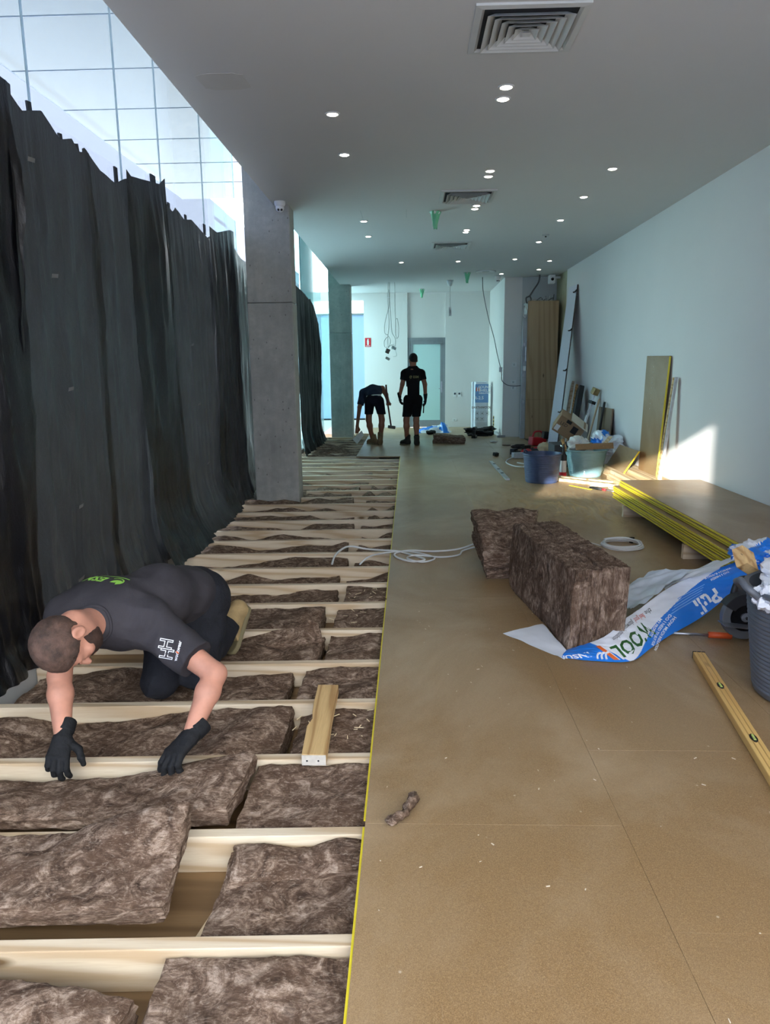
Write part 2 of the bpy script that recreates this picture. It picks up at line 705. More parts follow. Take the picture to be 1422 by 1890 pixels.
# ceiling stops short of the glass
CX = -1.53
g = G().box(CX, XR + .3, YF, YB + .2, H, H + .25)
ceiling = mk('ceiling', g, PAINT_C, kind='structure')
g = G()
g.box(CX, CX + .2, YF, YB + .2, H + .2, 4.9)
mk('trim_1', g, PAINT_C, kind='structure')
g = G().box(-2.5, CX + .2, YF, YB + .2, 4.85, 5.0)
mk('trim_2', g, PAINT_C, kind='structure')
# kerb under the glazing
g = G().box(XG - .16, -2.0, YF, 16.9, SUBZ, .055)
mk('baseboard_left', g, mat('kerb_paint', lin(205, 207, 205), .6, var=.08, scale=3), kind='structure')

# glazed wall
win = bpy.data.objects.new('window_1', None)
COL.objects.link(win)
win.location = (XG, 0, .055)
win['kind'] = 'structure'
SEAMS = [-1.6, .2, 1.6, 3.0, 4.35, 5.66, 6.55, 7.88, 9.3]
for a, b in zip(SEAMS[:-1], SEAMS[1:]):
    mk('pane', G().box(XG - .006, XG + .006, a + .004, b - .004, .06, 4.85), GLASS, win)
    mk('silicone_joint', G().box(XG - .006, XG + .006, b - .004, b + .004, .06, 4.85), m_frost('silicone', lin(214, 232, 238), .9) if b == .2 else bpy.data.materials['silicone'], win)
win2 = bpy.data.objects.new('window_2', None)
COL.objects.link(win2)
win2.location = (XG + .1, 9, .055)
win2['kind'] = 'structure'
S2 = [9.3, 11.6, 13.9, 15.6, 16.9, 18.9]
X2 = -1.98
for a, b in zip(S2[:-1], S2[1:]):
    mk('pane', G().box(X2 - .008, X2 + .008, a + .006, b - .006, .06, 4.85), FROST_C if 13 < a < 16 else GLASS_G, win2)
    mk('silicone_joint', G().box(X2 - .009, X2 + .009, b - .006, b + .006, .06, 4.85), bpy.data.materials['silicone'], win2)
win3 = bpy.data.objects.new('window_3', None)
COL.objects.link(win3)
win3.location = (-1.46, YB, .2)
win3['kind'] = 'structure'
mk('pane', G().box(-2.3, -1.13, YB + .05, YB + .07, .2, 2.83), m_frost('pale_blue_film', lin(190, 215, 238), .5), win3)
mk('pane', G().box(-2.3, -1.13, YB + .05, YB + .06, 2.87, 3.18), GLASS_G, win3)
mk('transom', G().box(-2.3, -1.13, YB + .0, YB + .09, 2.83, 2.87), GREYMET, win3)
mk('transom', G().box(-2.3, -1.13, YB + .0, YB + .09, .2, .24), BLACK, win3)
mk('head', G().box(-2.3, -1.13, YB, YB + .2, 3.18, 3.4), PAINT, win3)

# glazed door with grey frame
d = bpy.data.objects.new('door_1', None)
COL.objects.link(d)
d.location = (.445, YB, 0)
d['kind'] = 'structure'
mk('frame', G().box(-.04, .03, YB + .02, YB + .1, SUBZ, 2.25).box(.865, .935, YB + .02, YB + .1, SUBZ, 2.25).box(.03, .865, YB + .02, YB + .1, 2.18, 2.25), GREYMET, d, bevel=.003)
mk('leaf', G().box(.03, .10, YB + .03, YB + .08, .0, 2.18).box(.80, .865, YB + .03, YB + .08, .0, 2.18).box(.10, .80, YB + .03, YB + .08, 2.09, 2.18).box(.10, .80, YB + .03, YB + .08, .0, .18), GREYMET, d, bevel=.003)
mk('pane', G().box(.10, .80, YB + .045, YB + .06, .18, 2.09), FROST, d)
h = G().tube([(.835, YB + .03, .98), (.835, YB - .01, .98), (.76, YB - .02, .98)], .009, 8)
mk('handle', h, METAL, d, smooth=True)
mk('lock_plate', G().box(.815, .855, YB + .018, YB + .03, .88, 1.16), METAL, d)
mk('door_closer', G().box(.62, .85, YB - .01, YB + .03, 2.1, 2.15), GREYMET, d, bevel=.004)

# concrete columns
for (x0, x1, y0, y1, lab, j) in ((-1.89, -1.355, 8.8, 9.12, 'tall grey concrete column between the two black plastic runs', 2.28),
                                 (-1.80, -1.30, 16.9, 17.3, 'grey concrete column beside the bending worker at the far end', 2.3)):
    c = thing('concrete_column', ((x0 + x1) / 2, (y0 + y1) / 2, SUBZ), lab, 'column', 'concrete columns along the glazing')
    mk('lower_pour', G().box(x0, x1, y0, y1, SUBZ, j), CONC, c, bevel=.012)
    mk('upper_pour', G().box(x0 + .002, x1 - .002, y0 + .002, y1 - .002, j + .004, 4.84), CONC, c, bevel=.012)

# ---------------------------------------------------------------- outside
# opal canopy over the forecourt, neighbour's wall, added sun-masking wall with an opening
can = thing('canopy', (-3.25, 8, 4.72), 'pale opal panel canopy outside the glazing, seen above the black sheets', 'canopy')
cy = [7.38 + 1.233 * k for k in range(-8, 6)]
for a in cy:
    mk('canopy_panel', G().box(-4.32, XG - .1, a + .012, a + 1.221, 4.74, 4.76), CANOPY, can)
    mk('canopy_rail', G().box(-4.32, XG - .1, a - .008, a + .008, 4.735, 4.755), mat('rail_grey', lin(150, 166, 184), .5) if a == cy[0] else bpy.data.materials['rail_grey'], can)
mk('canopy_edge_beam', G().box(-4.335, -4.32, cy[0], cy[-1] + 1.23, 4.74, 4.76), bpy.data.materials['rail_grey'], can)
RENDER_W = mat('pale_render', lin(112, 124, 152), .8, var=.03, scale=.6)
mk('wall_neighbour', G().box(-7.4, -7.0, -9.5, 12.5, -.4, 7.8), RENDER_W, kind='structure')  # length and height shaped to block sun from the side glass
mk('wall_tower', G().box(-36, -30, 40, 260, -.4, 27), mat('dim_facade', lin(66, 71, 88), .7, var=.04, scale=.2), kind='structure')
mk('ground_outside', G().box(-90, 90, -90, 280, -.6, -.4), mat('pale_paving', lin(205, 208, 210), .8, var=.05, scale=2), kind='structure')
# added unseen wall: its opening is cut to shape the sun patch
YA = -12.0


def back(yv, zv):
    t_ = yv - YA
    return (XR - SUN_DX * t_, zv + SUN_TE * t_)


up = [back(7.55, 1.0), back(9.3, .42), back(11.6, -.12), back(13.5, -.62)]
zlow = SUN_TE * (8.6 - YA)
xr, xl = up[0][0], up[-1][0]
zt = 6.6
g = G()
fr = lambda x, y, z: (x, z, y)
g.prism([(-12, -.4), (xl, -.4), (xl, zt), (-12, zt)], YA - .3, YA, fr)
g.prism([(xr, -.4), (7, -.4), (7, 5.6), (xr, 5.6)], YA - .3, YA, fr)
g.prism([(xl, zt)] + up[::-1] + [(xr, zt)], YA - .3, YA, fr)
g.prism([(xl, -.4), (xr, -.4), (xr, zlow), (xl, zlow)], YA - .3, YA, fr)
mk('wall_sun_mask', g, RENDER_W, kind='structure')
# ================================================================ black plastic sheets over the glazing
def m_sheet(name, col, rough, thru):
    t = NT(name)
    mp = t.coord((1, 1, .22))
    n1 = t.noise(mp, 12, 6, .6, .8)
    n2 = t.noise(t.coord((1, 1, .55), rot=(.4, .2, .4)), 34, 5, .65, .8)
    h = t.mix(.3, n1, n2)
    b = t.bump(h, .55, .02)
    p = t.bsdf(col, rough, 0, b, .5)
    tl = t.n('BsdfTranslucent')
    tl.inputs['Color'].default_value = thru
    ad = t.n('AddShader')
    t.t.links.new(p.outputs[0], ad.inputs[0])
    t.t.links.new(tl.outputs[0], ad.inputs[1])
    t.t.links.new(ad.outputs[0], t.out.inputs['Surface'])
    return t.m


SHEET_C = m_sheet('matt_black_film', lin(10, 11, 12), .62, (.0004, .0004, .0004, 1))
SHEET_A = m_sheet('thin_black_film', lin(25, 25, 24), .40, (.020, .0195, .0175, 1))
SHEET_B = m_sheet('doubled_black_film', lin(10, 11, 14), .32, (.0008, .0008, .001, 1))
TAPE = mat('black_cloth_tape', lin(26, 27, 29), .5, var=.1)
PRINT = mat('grey_print', lin(120, 120, 118), .6)


def film(label, y0, y1, tops, zb, mat_, seed, amp=.028, slant=0.0, bulge=.10, tabs=(), prints=(), x0=-2.045, y0b=None, y1b=None):
    """one hung sheet; tops = [(y,z)...] of its scalloped top edge"""
    ty = np.array([q[0] for q in tops])
    tz = np.array([q[1] for q in tops])
    t = thing('plastic_sheet', (x0, (y0 + y1) / 2, 0), label, 'sheeting', 'black plastic sheets hung over the glazing')
    nu, nv = max(24, int((y1 - y0) / .016)), 120
    y0b = y0 if y0b is None else y0b
    y1b = y1 if y1b is None else y1b

    def fn(u, v):
        top = np.interp(y0 + u * (y1 - y0), ty, tz)
        z = top + (zb - top) * v
        y = (y0 + u * (y1 - y0)) * (1 - v) + (y0b + u * (y1b - y0b)) * v
        q = np.stack([y * 5.5 + slant * v, z * .45, np.full_like(z, seed * 3.7)], 1)
        r1 = 1 - np.abs(vnoise(q, seed)) * 2
        q2 = np.stack([y * 14 + slant * 2 * v + .8 * vnoise(q * .7, 5), z * .8, np.full_like(z, seed * 1.7)], 1)
        r2 = 1 - np.abs(vnoise(q2, seed + 3)) * 2
        q3 = np.stack([y * 9, z * 6, np.full_like(z, seed)], 1)
        w = np.clip(v * 6, .15, 1)
        d = amp * w * (r1 * .9 + .38 * r2) + .006 * w * vnoise(q3, seed + 9)
        lowd = np.clip((.55 - z) / .6, 0, 1)
        flare = bulge * lowd ** 2 + .035 * lowd * vnoise(q3 * .7, seed + 2) + .02 * lowd * vnoise(q3 * 2.1, seed + 4)
        edge = .012 * vnoise(np.stack([z * 7, u * 3, z * 0 + seed], 1), seed + 6) * ((u < .02) | (u > .98))
        x = x0 + amp * .6 + d + flare
        x = np.maximum(x, -2.088)
        return np.stack([x, y + edge + .02 * lowd * vnoise(q3, seed + 7), z + .01 * lowd * vnoise(q3 * 1.7, seed + 8)], 1)
    mk('film', G().grid(fn, nu, nv), mat_, t, smooth=True)
    for (yy, zz, wd, ht, tilt) in tabs:
        c, s = math.cos(tilt), math.sin(tilt)
        m = Matrix(((1, 0, 0), (0, c, -s), (0, s, c)))
        mk('tape_tab', G().obox((-2.086, yy, zz - .03), (.012, wd, ht), m), TAPE, t)
    for (yy, zz, wd) in prints:
        uu = np.array([(yy - y0) / (y1 - y0)])
        top = np.interp(yy, ty, tz)
        vv = np.array([(zz - top) / (zb - top)])
        yyb = y0b + uu[0] * (y1b - y0b)
        p = fn(uu, vv)[0]
        mk('printed_mark', G().obox((p[0] + .02, p[1], p[2]), (.002, wd, .022), (0.1, .25, 0)), PRINT, t)
    return t


film('dark smooth black plastic sheet at the left edge of the photo', 2.2, 3.98, [(2.2, 3.0), (3.98, 2.95)], -.0, SHEET_B, 3, .045, 0, .10, x0=-2.04, y1b=3.68,
     tabs=((3.96, 2.97, .06, .16, 0),))
film('wide grey-black plastic sheet with scalloped top behind the kneeling worker', 3.92, 4.90, [(3.92, 2.93), (4.08, 2.86), (4.30, 2.93), (4.5, 2.84), (4.66, 2.89), (4.74, 2.84), (4.9, 2.87)], .0, SHEET_A, 7, .030, .9, .06,
     y0b=3.62, y1b=4.80, tabs=((4.31, 2.95, .045, .12, .1), (4.665, 2.90, .04, .10, .1), (4.77, 2.875, .05, .09, -.5)),
     prints=((4.10, 2.62, .07), (4.30, 2.05, .07), (4.36, 1.42, .06), (4.42, .72, .05), (4.40, .28, .10)), x0=-2.035)
film('grey-black plastic sheet left of the first raised dark fold', 4.83, 5.56, [(4.83, 2.88), (4.88, 2.90), (5.1, 2.82), (5.35, 2.80), (5.5, 2.86), (5.56, 2.88)], -.0, SHEET_A, 12, .026, .5, .10,
     y0b=4.70, y1b=5.75, tabs=((4.89, 2.90, .045, .11, .25), (5.51, 2.91, .05, .13, 0)), x0=-2.05)
film('dark doubled plastic strip taped higher at two corners, nearer one', 5.50, 6.36, [(5.50, 2.93), (5.58, 2.90), (6.2, 2.99), (6.36, 3.07)], -.02, SHEET_B, 15, .04, 0, .20,
     y0b=5.45, y1b=6.42, tabs=((6.31, 3.06, .11, .11, .04),), x0=-2.03)
film('pleated grey plastic sheet between the two dark taped strips', 6.30, 7.86, [(6.30, 2.92), (6.6, 2.86), (6.68, 2.91), (6.95, 2.86), (7.16, 2.90), (7.4, 2.87), (7.7, 2.83), (7.86, 2.88)], -.0, SHEET_A, 21, .03, -.4, .22,
     tabs=((6.68, 2.93, .045, .10, 0), (7.17, 2.92, .05, .11, 0)), prints=((6.9, 1.75, .07), (7.0, 1.2, .08), (7.1, .62, .07)), x0=-2.05)
film('dark doubled plastic strip taped higher, next to the concrete column', 7.70, 8.78, [(7.70, 2.94), (8.0, 2.93), (8.6, 3.06), (8.78, 3.07)], -.0, SHEET_B, 25, .035, 0, .10, x0=-2.03, y0b=7.5,
     tabs=((7.82, 2.96, .06, .10, 0),))
film('narrow plastic sheet tucked against the side of the concrete column', 8.80, 9.95, [(8.80, 2.92), (9.0, 2.90), (9.24, 2.84), (9.95, 2.84)], .0, SHEET_A, 28, .02, .3, .05, x0=-2.05)
film('black plastic sheet just beyond the near concrete column', 12.7, 14.0, [(12.7, 2.9), (13.3, 2.88), (14.0, 2.86)], .0, SHEET_C, 33, .03, 0, .1, x0=-1.92, tabs=())
film('far black plastic sheet with sagging torn corner beside the clear glass', 13.95, 15.75, [(13.95, 2.85), (14.3, 2.80), (14.5, 2.84), (15.1, 2.72), (15.6, 2.50), (15.75, 2.44)], .0, SHEET_C, 36, .04, .6, .12, x0=-1.92)

# ================================================================ ceiling fittings
CS = (H - 1.52) / 1.88


def louvre_ring(g, cx, cy, s0, s1, z0, z1):
    """sloping square ring from half-size s0 at z0 (lip) up and in to s1 at z1"""
    a = [(-1, -1), (1, -1), (1, 1), (-1, 1)]
    v = [(cx + p * s0, cy + q * s0, z0) for p, q in a] + [(cx + p * s1, cy + q * s1, z1) for p, q in a]
    v += [(cx + p * (s0 - .004), cy + q * (s0 - .004), z0 + .0) for p, q in a] + [(cx + p * (s1 - .004), cy + q * (s1 - .004), z1) for p, q in a]
    f = []
    for k in range(4):
        j = (k + 1) % 4
        f += [(k, j, 4 + j, 4 + k), (8 + j, 8 + k, 12 + k, 12 + j), (j, k, 8 + k, 8 + j), (4 + k, 4 + j, 12 + j, 12 + k)]
    g.add(v, f)


VENT = mat('vent_enamel', lin(196, 198, 197), .45, var=.03)
DARKIN = mat('dark_duct', lin(32, 33, 38), .8)


def vent(cx, cy, label):
    t = thing('ceiling_vent', (cx, cy, H), label, 'air vent', 'square ceiling air diffusers')
    S = .298
    g = G()
    a = [(-1, -1), (1, -1), (1, 1), (-1, 1)]
    v = []
    for s, z in ((S, H), (S, H - .012), (S - .035, H - .016), (S - .05, H - .004), (S - .05, H)):
        v += [(cx + p * s, cy + q * s, z) for p, q in a]
    f = []
    for r in range(4):
        for k in range(4):
            j = (k + 1) % 4
            f.append((r * 4 + k, r * 4 + j, r * 4 + 4 + j, r * 4 + 4 + k))
    g.add(v, f)
    mk('frame', g, VENT, t)
    mk('plenum', G().box(cx - .25, cx + .25, cy - .25, cy + .25, H - .003, H - .001), DARKIN, t)
    for k, s in enumerate((.232, .190, .148, .106, .066)):
        g = G()
        louvre_ring(g, cx, cy, s, s - .042, H - .034 + .0 * k, H - .004)
        mk('louvre', g, VENT, t)
    mk('core', G().add([(cx - .026, cy - .026, H - .034), (cx + .026, cy - .026, H - .034), (cx + .026, cy + .026, H - .034), (cx - .026, cy + .026, H - .034), (cx, cy, H - .012)],
                       [(0, 1, 2, 3), (1, 0, 4), (2, 1, 4), (3, 2, 4), (0, 3, 4)]), VENT, t)


vent(.655, 4.49, 'large square ceiling vent at the top of the photo')
vent(.65, 8.52, 'square ceiling vent midway down the room, second from the camera')
vent(.65, 11.78, 'farthest and smallest looking square ceiling vent')

LAMP = emit('downlight_glow', (1.0, .93, .80, 1), 16.0)
RIM = mat('downlight_rim', lin(206, 206, 204), .4, .1)
ORD = ['nearest', 'second', 'third', 'fourth', 'fifth', 'sixth', 'seventh', 'eighth', 'ninth', 'tenth', 'eleventh', 'twelfth', 'thirteenth', 'fourteenth', 'fifteenth', 'sixteenth', 'seventeenth', 'eighteenth']


def ordn(k):
    return ORD[k] + (' nearest' if k else '')


def downlight(x, y, label, r=.041):
    t = thing('downlight', (x, y, H), label, 'ceiling light', 'recessed ceiling downlights')
    ring = G().lathe([(r + .014, H), (r + .013, H - .006), (r + .002, H - .008), (r - .003, H - .002), (r - .003, H)], 24, (x, y, 0))
    mk('trim_ring', ring, RIM, t, smooth=True)
    mk('lamp', G().lathe([(r - .003, H - .001), (r * .75, H - .010), (.001, H - .014)], 20, (x, y, 0)), LAMP, t, smooth=True)


rows = {
    'left row': [(-.565, 5.952), (-.568, 7.02), (-.577, 10.056), (-.581, 11.179)],
    'right row': [(1.997, 7.695), (1.999, 8.893), (2.007, 10.229), (2.017, 11.918)],
    'middle row of pairs': [(.678, 5.494), (.685, 5.72), (.806, 7.68), (.812, 7.887), (.815, 9.239), (.812, 9.42), (.821, 10.806), (.819, 10.972)],
}
for rn, pts in rows.items():
    for k, (x, y) in enumerate(pts):
        downlight(x * CS, y * CS, '%s lit downlight in the %s of the ceiling' % (ordn(k).capitalize(), rn))
for (x, y, lab) in ((-.128, 13.911, 'leftmost of the far cross row of lit ceiling downlights'), (.904, 13.895, 'lit downlight in the far cross row, second from left'), (1.91, 13.742, 'lit downlight in the far cross row, third from left'),
                    (2.579, 14.023, 'rightmost of the far cross row of lit ceiling downlights'), (2.591, 15.223, 'lit downlight above the tall wooden cabinet'), (1.926, 15.82, 'small lit downlight beside the far turret camera')):
    downlight(x * CS, y * CS, lab, .04)

GREENBAG = mat('green_plastic_bag', lin(112, 196, 150), .4, var=.1)
for (x, y, lab) in ((.337, 9.533, 'smoke detector bagged in green plastic beyond the second vent'), (1.201, 15.552, 'smoke detector bagged in green plastic beside the round ceiling speaker'), (.33, 18.7, 'smoke detector bagged in green plastic above the frosted door')):
    x, y = x * CS, min(y * CS, 18.1)
    t = thing('smoke_detector', (x, y, H), lab, 'smoke detector', 'smoke detectors wrapped in green plastic')
    mk('base', G().lathe([(.055, H), (.055, H - .02), (.045, H - .035), (.001, H - .036)], 20, (x, y, 0)), WHITE, t, smooth=True)
    g = G()

    def fnb(u, v):
        a = 2 * PI * u
        r = (.062 - .042 * v ** .7) * (1 + .16 * np.sin(5 * a + 6 * v) + .08 * np.sin(11 * a - 9 * v))
        return np.stack([x + r * np.cos(a), y + r * np.sin(a), H - .004 - .19 * v - .012 * np.sin(3 * a) * v], 1)
    mk('green_bag', g.grid(fnb, 28, 10), GREENBAG, t, smooth=True)


def turret_cam(x, y, z, label, s=1.0, yaw=0.0):
    t = thing('security_camera', (x, y, z), label, 'camera', 'turret security cameras')
    mk('base', G().lathe([(.062 * s, z), (.062 * s, z - .02 * s), (.055 * s, z - .045 * s), (.046 * s, z - .052 * s), (.001, z - .052 * s)], 24, (x, y, 0)), WHITE, t, smooth=True)
    prof = [(.001, -.048 * s)] + [(.048 * s * math.sin(a), -.048 * s * math.cos(a)) for a in np.linspace(.25, PI - .25, 10)] + [(.001, .048 * s)]
    b = mk('eyeball', G().lathe(prof, 24, (x, y, z - .068 * s)), WHITE, t, smooth=True)
    d = Vector((math.sin(yaw) * .8, -math.cos(yaw) * .8, -.55)).normalized()
    side = d.cross(Vector((0, 0, 1))).normalized()
    c = Vector((x, y, z - .068 * s))
    for k in (-1, 1):
        p = c + d * .040 * s + side * k * .017 * s
        q = d.to_track_quat('Z', 'Y').to_matrix()
        mk('lens', G().lathe([(.013 * s, 0), (.013 * s, .007 * s), (.001, .010 * s)], 14, p, q), BLACK, b, smooth=True)


turret_cam(-1.43, 8.60, H, 'white twin-lens turret camera in front of the near concrete column', 1.0, .15)
turret_cam(1.85, 15.8, H, 'white turret camera on the ceiling near the far wall corner', 1.05, .1)
t = thing('security_camera', (2.92, 15.6, H), 'white bracket-mounted box camera above the tall wooden cabinet', 'camera')
mk('bracket', G().box(2.98, 3.1, 15.58, 15.63, 3.26, 3.30), WHITE, t, bevel=.004)
mk('housing', G().box(2.86, 2.98, 15.50, 15.68, 3.16, 3.33), WHITE, t, bevel=.012)
mk('lens', G().lathe([(.03, 0), (.03, .012), (.001, .016)], 16, (2.92, 15.5, 3.24), Matrix(((1, 0, 0), (0, 0, -1), (0, 1, 0)))), BLACK, t, smooth=True)
sp = thing('ceiling_speaker', (1.52, 15.0, H), 'round white ceiling speaker rim beyond the last pair of lights', 'speaker')
mk('rim', G().lathe([(.20, H), (.20, H - .012), (.165, H - .018), (.155, H - .006)], 36, (1.52, 15.0, 0)), WHITE, sp, smooth=True)
mk('grille', G().lathe([(.155, H - .005), (.001, H - .007)], 36, (1.52, 15.0, 0)), mat('speaker_mesh', lin(178, 178, 176), .6, bumps=.5, bscale=400), sp)
hd = thing('heat_detector', (2.013 * CS, 11.31 * CS, H), 'small dark ceiling sensor beside the right row of downlights', 'sensor')
mk('body', G().lathe([(.05, H), (.048, H - .012), (.03, H - .02), (.001, H - .021)], 20, (2.013 * CS, 11.31 * CS, 0)), PAINT_G, hd, smooth=True)
mk('probe', G().lathe([(.012, H - .02), (.012, H - .035), (.001, H - .036)], 10, (2.013 * CS, 11.31 * CS, 0)), BLACK, hd)
# repaired patch and hatch joints in the ceiling
g = G()
pp = []
for k in range(26):
    a = 2 * PI * k / 26
    ca, sa = math.cos(a), math.sin(a)
    pp.append((-1.19 + .155 * abs(ca) ** .3 * (1 if ca > 0 else -1) + .008 * math.sin(7 * a), 5.14 + .13 * abs(sa) ** .3 * (1 if sa > 0 else -1) + .01 * math.sin(5 * a)))
g.prism(pp, H - .0012, H, None)
mk('plaster_patch', g, mat('bare_plaster', lin(200, 199, 196), .8, var=.03), ceiling)
for x in (-.565 * 1.0, -.02):
    mk('hatch_joint', G().box(x - .004, x + .004, 9.15, 9.62, H - .0012, H), PAINT_G, ceiling)

# hanging wires ------------------------------------------------------------
WIRE = mat('grey_cable', lin(196, 196, 192), .5)
WIRE_D = mat('dark_cable', lin(92, 92, 92), .5)


def wire(pts, r, n=6, dens=6):
    """smooth tube through points"""
    P = [Vector(p) for p in pts]
    out = []
    for i in range(len(P) - 1):
        p0, p1, p2, p3 = P[max(i - 1, 0)], P[i], P[i + 1], P[min(i + 2, len(P) - 1)]
        for k in range(dens):
            t_ = k / dens
            out.append(.5 * ((2 * p1) + (-p0 + p2) * t_ + (2 * p0 - 5 * p1 + 4 * p2 - p3) * t_ ** 2 + (-p0 + 3 * p1 - 3 * p2 + p3) * t_ ** 3))
    out.append(P[-1])
    return G().tube(out, r, n)


y = 16.6
t = thing('hanging_wiring', (-.43, y, H), 'bundle of pale cables hanging from the ceiling with loose sockets above the worker', 'cable')
mk('cable', wire([(-.44, y, H), (-.45, y, 2.9), (-.43, y, 2.5), (-.46, y + .02, 2.2), (-.46, y, 2.0)], .006), WIRE, t, smooth=True)
mk('cable', wire([(-.41, y, H), (-.42, y, 2.9), (-.52, y, 2.5), (-.53, y, 2.28), (-.46, y, 2.22), (-.40, y, 2.1), (-.45, y, 1.95)], .006), WIRE, t, smooth=True)
mk('cable', wire([(-.43, y, 3.2), (-.39, y, 2.6), (-.37, y, 2.3), (-.30, y, 2.15), (-.30, y, 1.98), (-.38, y, 1.92)], .006), WIRE, t, smooth=True)
mk('cable', wire([(-.46, y, 2.2), (-.54, y, 2.1), (-.53, y, 1.97), (-.44, y, 1.98), (-.34, y, 2.02), (-.3, y, 1.9), (-.27, y, 1.78), (-.35, y, 1.76)], .005), WIRE, t, smooth=True)
mk('loop', wire([(-.30, y, H), (-.29, y, 2.62), (-.25, y, 2.58), (-.22, y, 2.4), (-.23, y, 2.2), (-.27, y, 2.16), (-.29, y, 2.3), (-.285, y, 2.6)], .006), WIRE, t, smooth=True)
mk('ceiling_clip', G().box(-.48, -.40, y - .01, y + .01, 3.02, 3.035), WHITE, t)
mk('socket_box', G().obox((-.47, y - .01, 1.88), (.085, .05, .10), (.2, .4, .3)), mat('taupe_box', lin(128, 122, 112), .6), t, bevel=.004)
mk('socket_box', G().obox((-.33, y, 1.95), (.10, .045, .05), (.2, .5, -.5)), WHITE, t, bevel=.004)
mk('wall_plate', G().obox((-.47, y - .02, 1.72), (.10, .012, .06), (.5, .5, .2)), WHITE, t, bevel=.003)
t = thing('pendant_switch', (.90, 16.4, H), 'white ceiling cone with a cord and small switch box hanging down', 'pendant')
mk('rose', G().lathe([(.075, H), (.072, H - .03), (.04, H - .12), (.012, H - .14), (.001, H - .14)], 20, (.90, 16.4, 0)), WHITE, t, smooth=True)
mk('cord', G().tube([(.90, 16.4, H - .13), (.902, 16.4, 2.78)], .006, 6), WIRE, t)
mk('switch_box', G().box(.875, .93, 16.37, 16.42, 2.60, 2.79), WHITE, t, bevel=.006)
mk('rocker', G().box(.89, .915, 16.364, 16.371, 2.66, 2.73), PAINT_G, t)
t = thing('trailing_cable', (1.55, 16.0, H), 'dark cable sloping from the ceiling to the wall corner socket', 'cable')
mk('lead', wire([(1.55, 15.95, H), (1.57, 15.95, 3.05), (1.68, 15.95, 2.55), (1.80, 15.95, 2.15), (1.88, 15.96, 1.8), (1.97, 15.97, 1.45), (1.99, 15.98, 1.32)], .008), WIRE_D, t, smooth=True)
mk('plug', G().box(1.93, 2.00, 15.93, 16.0, 1.40, 1.50), WHITE, t, bevel=.005)
mk('tail', wire([(1.99, 15.98, 1.35), (2.0, 15.98, 1.22), (2.10, 15.98, 1.13), (2.25, 15.98, 1.10), (2.42, 15.98, 1.11)], .009), WIRE_D, t, smooth=True)

# ================================================================ back wall fittings
RED = mat('sign_red', lin(200, 28, 40), .45, var=.03)
t = thing('fire_sign', (-1.03, YB, 2.04), 'small red extinguisher location sign on the far white wall', 'sign')
mk('plate', G().box(-1.105, -.957, YB - .008, YB, 2.04, 2.262), RED, t)
g = G()
pl = [(-.022, -.075), (.022, -.075), (.024, .03), (.012, .05), (.012, .062), (.03, .066), (.03, .074), (-.014, .074), (-.014, .05), (-.024, .03)]
g.prism([(-1.031 + a, 2.16 + b) for a, b in pl], YB - .010, YB - .008, lambda x, y, z: (x, z, y))
mk('extinguisher_symbol', g, WHITE, t)
mk('caption_bar', G().box(-1.085, -.977, YB - .010, YB - .008, 2.055, 2.068), WHITE, t)


def plate(x, y, z, w, h, name, label, cat, dark=True, axis='y'):
    t = thing(name, (x, y, z), label, cat, 'small wall plates at the far end')
    mk('plate', G().box(x - w / 2, x + w / 2, y - .012, y, z - h / 2, z + h / 2), WHITE, t, bevel=.003)
    if dark:
        mk('display', G().box(x - w * .28, x + w * .28, y - .014, y - .011, z - h * .05, z + h * .33), mat('dark_display', lin(70, 76, 82), .3) if 'dark_display' not in bpy.data.materials else bpy.data.materials['dark_display'], t)
    else:
        mk('rocker', G().box(x - w * .15, x + w * .15, y - .016, y - .011, z - h * .25, z + h * .25), PAINT_G, t)


plate(1.173, YB, .83, .085, .125, 'thermostat', 'left of two wall controllers beside the frosted door', 'controller')
plate(1.285, YB, .83, .085, .125, 'thermostat', 'right of two wall controllers beside the frosted door', 'controller')
plate(1.165, YB, .18, .115, .075, 'power_outlet', 'low power outlet on the far white wall by the blue bag', 'outlet', False)
plate(2.26, 16.05, 1.55, .10, .09, 'light_switch', 'upper blank switch plate on the grey wall end', 'switch', False)
plate(2.25, 16.05, 1.18, .12, .08, 'light_switch', 'middle switch plate on the grey wall end', 'switch', False)
plate(2.25, 16.05, 1.06, .12, .08, 'light_switch', 'lowest switch plate on the grey wall end', 'switch', False)
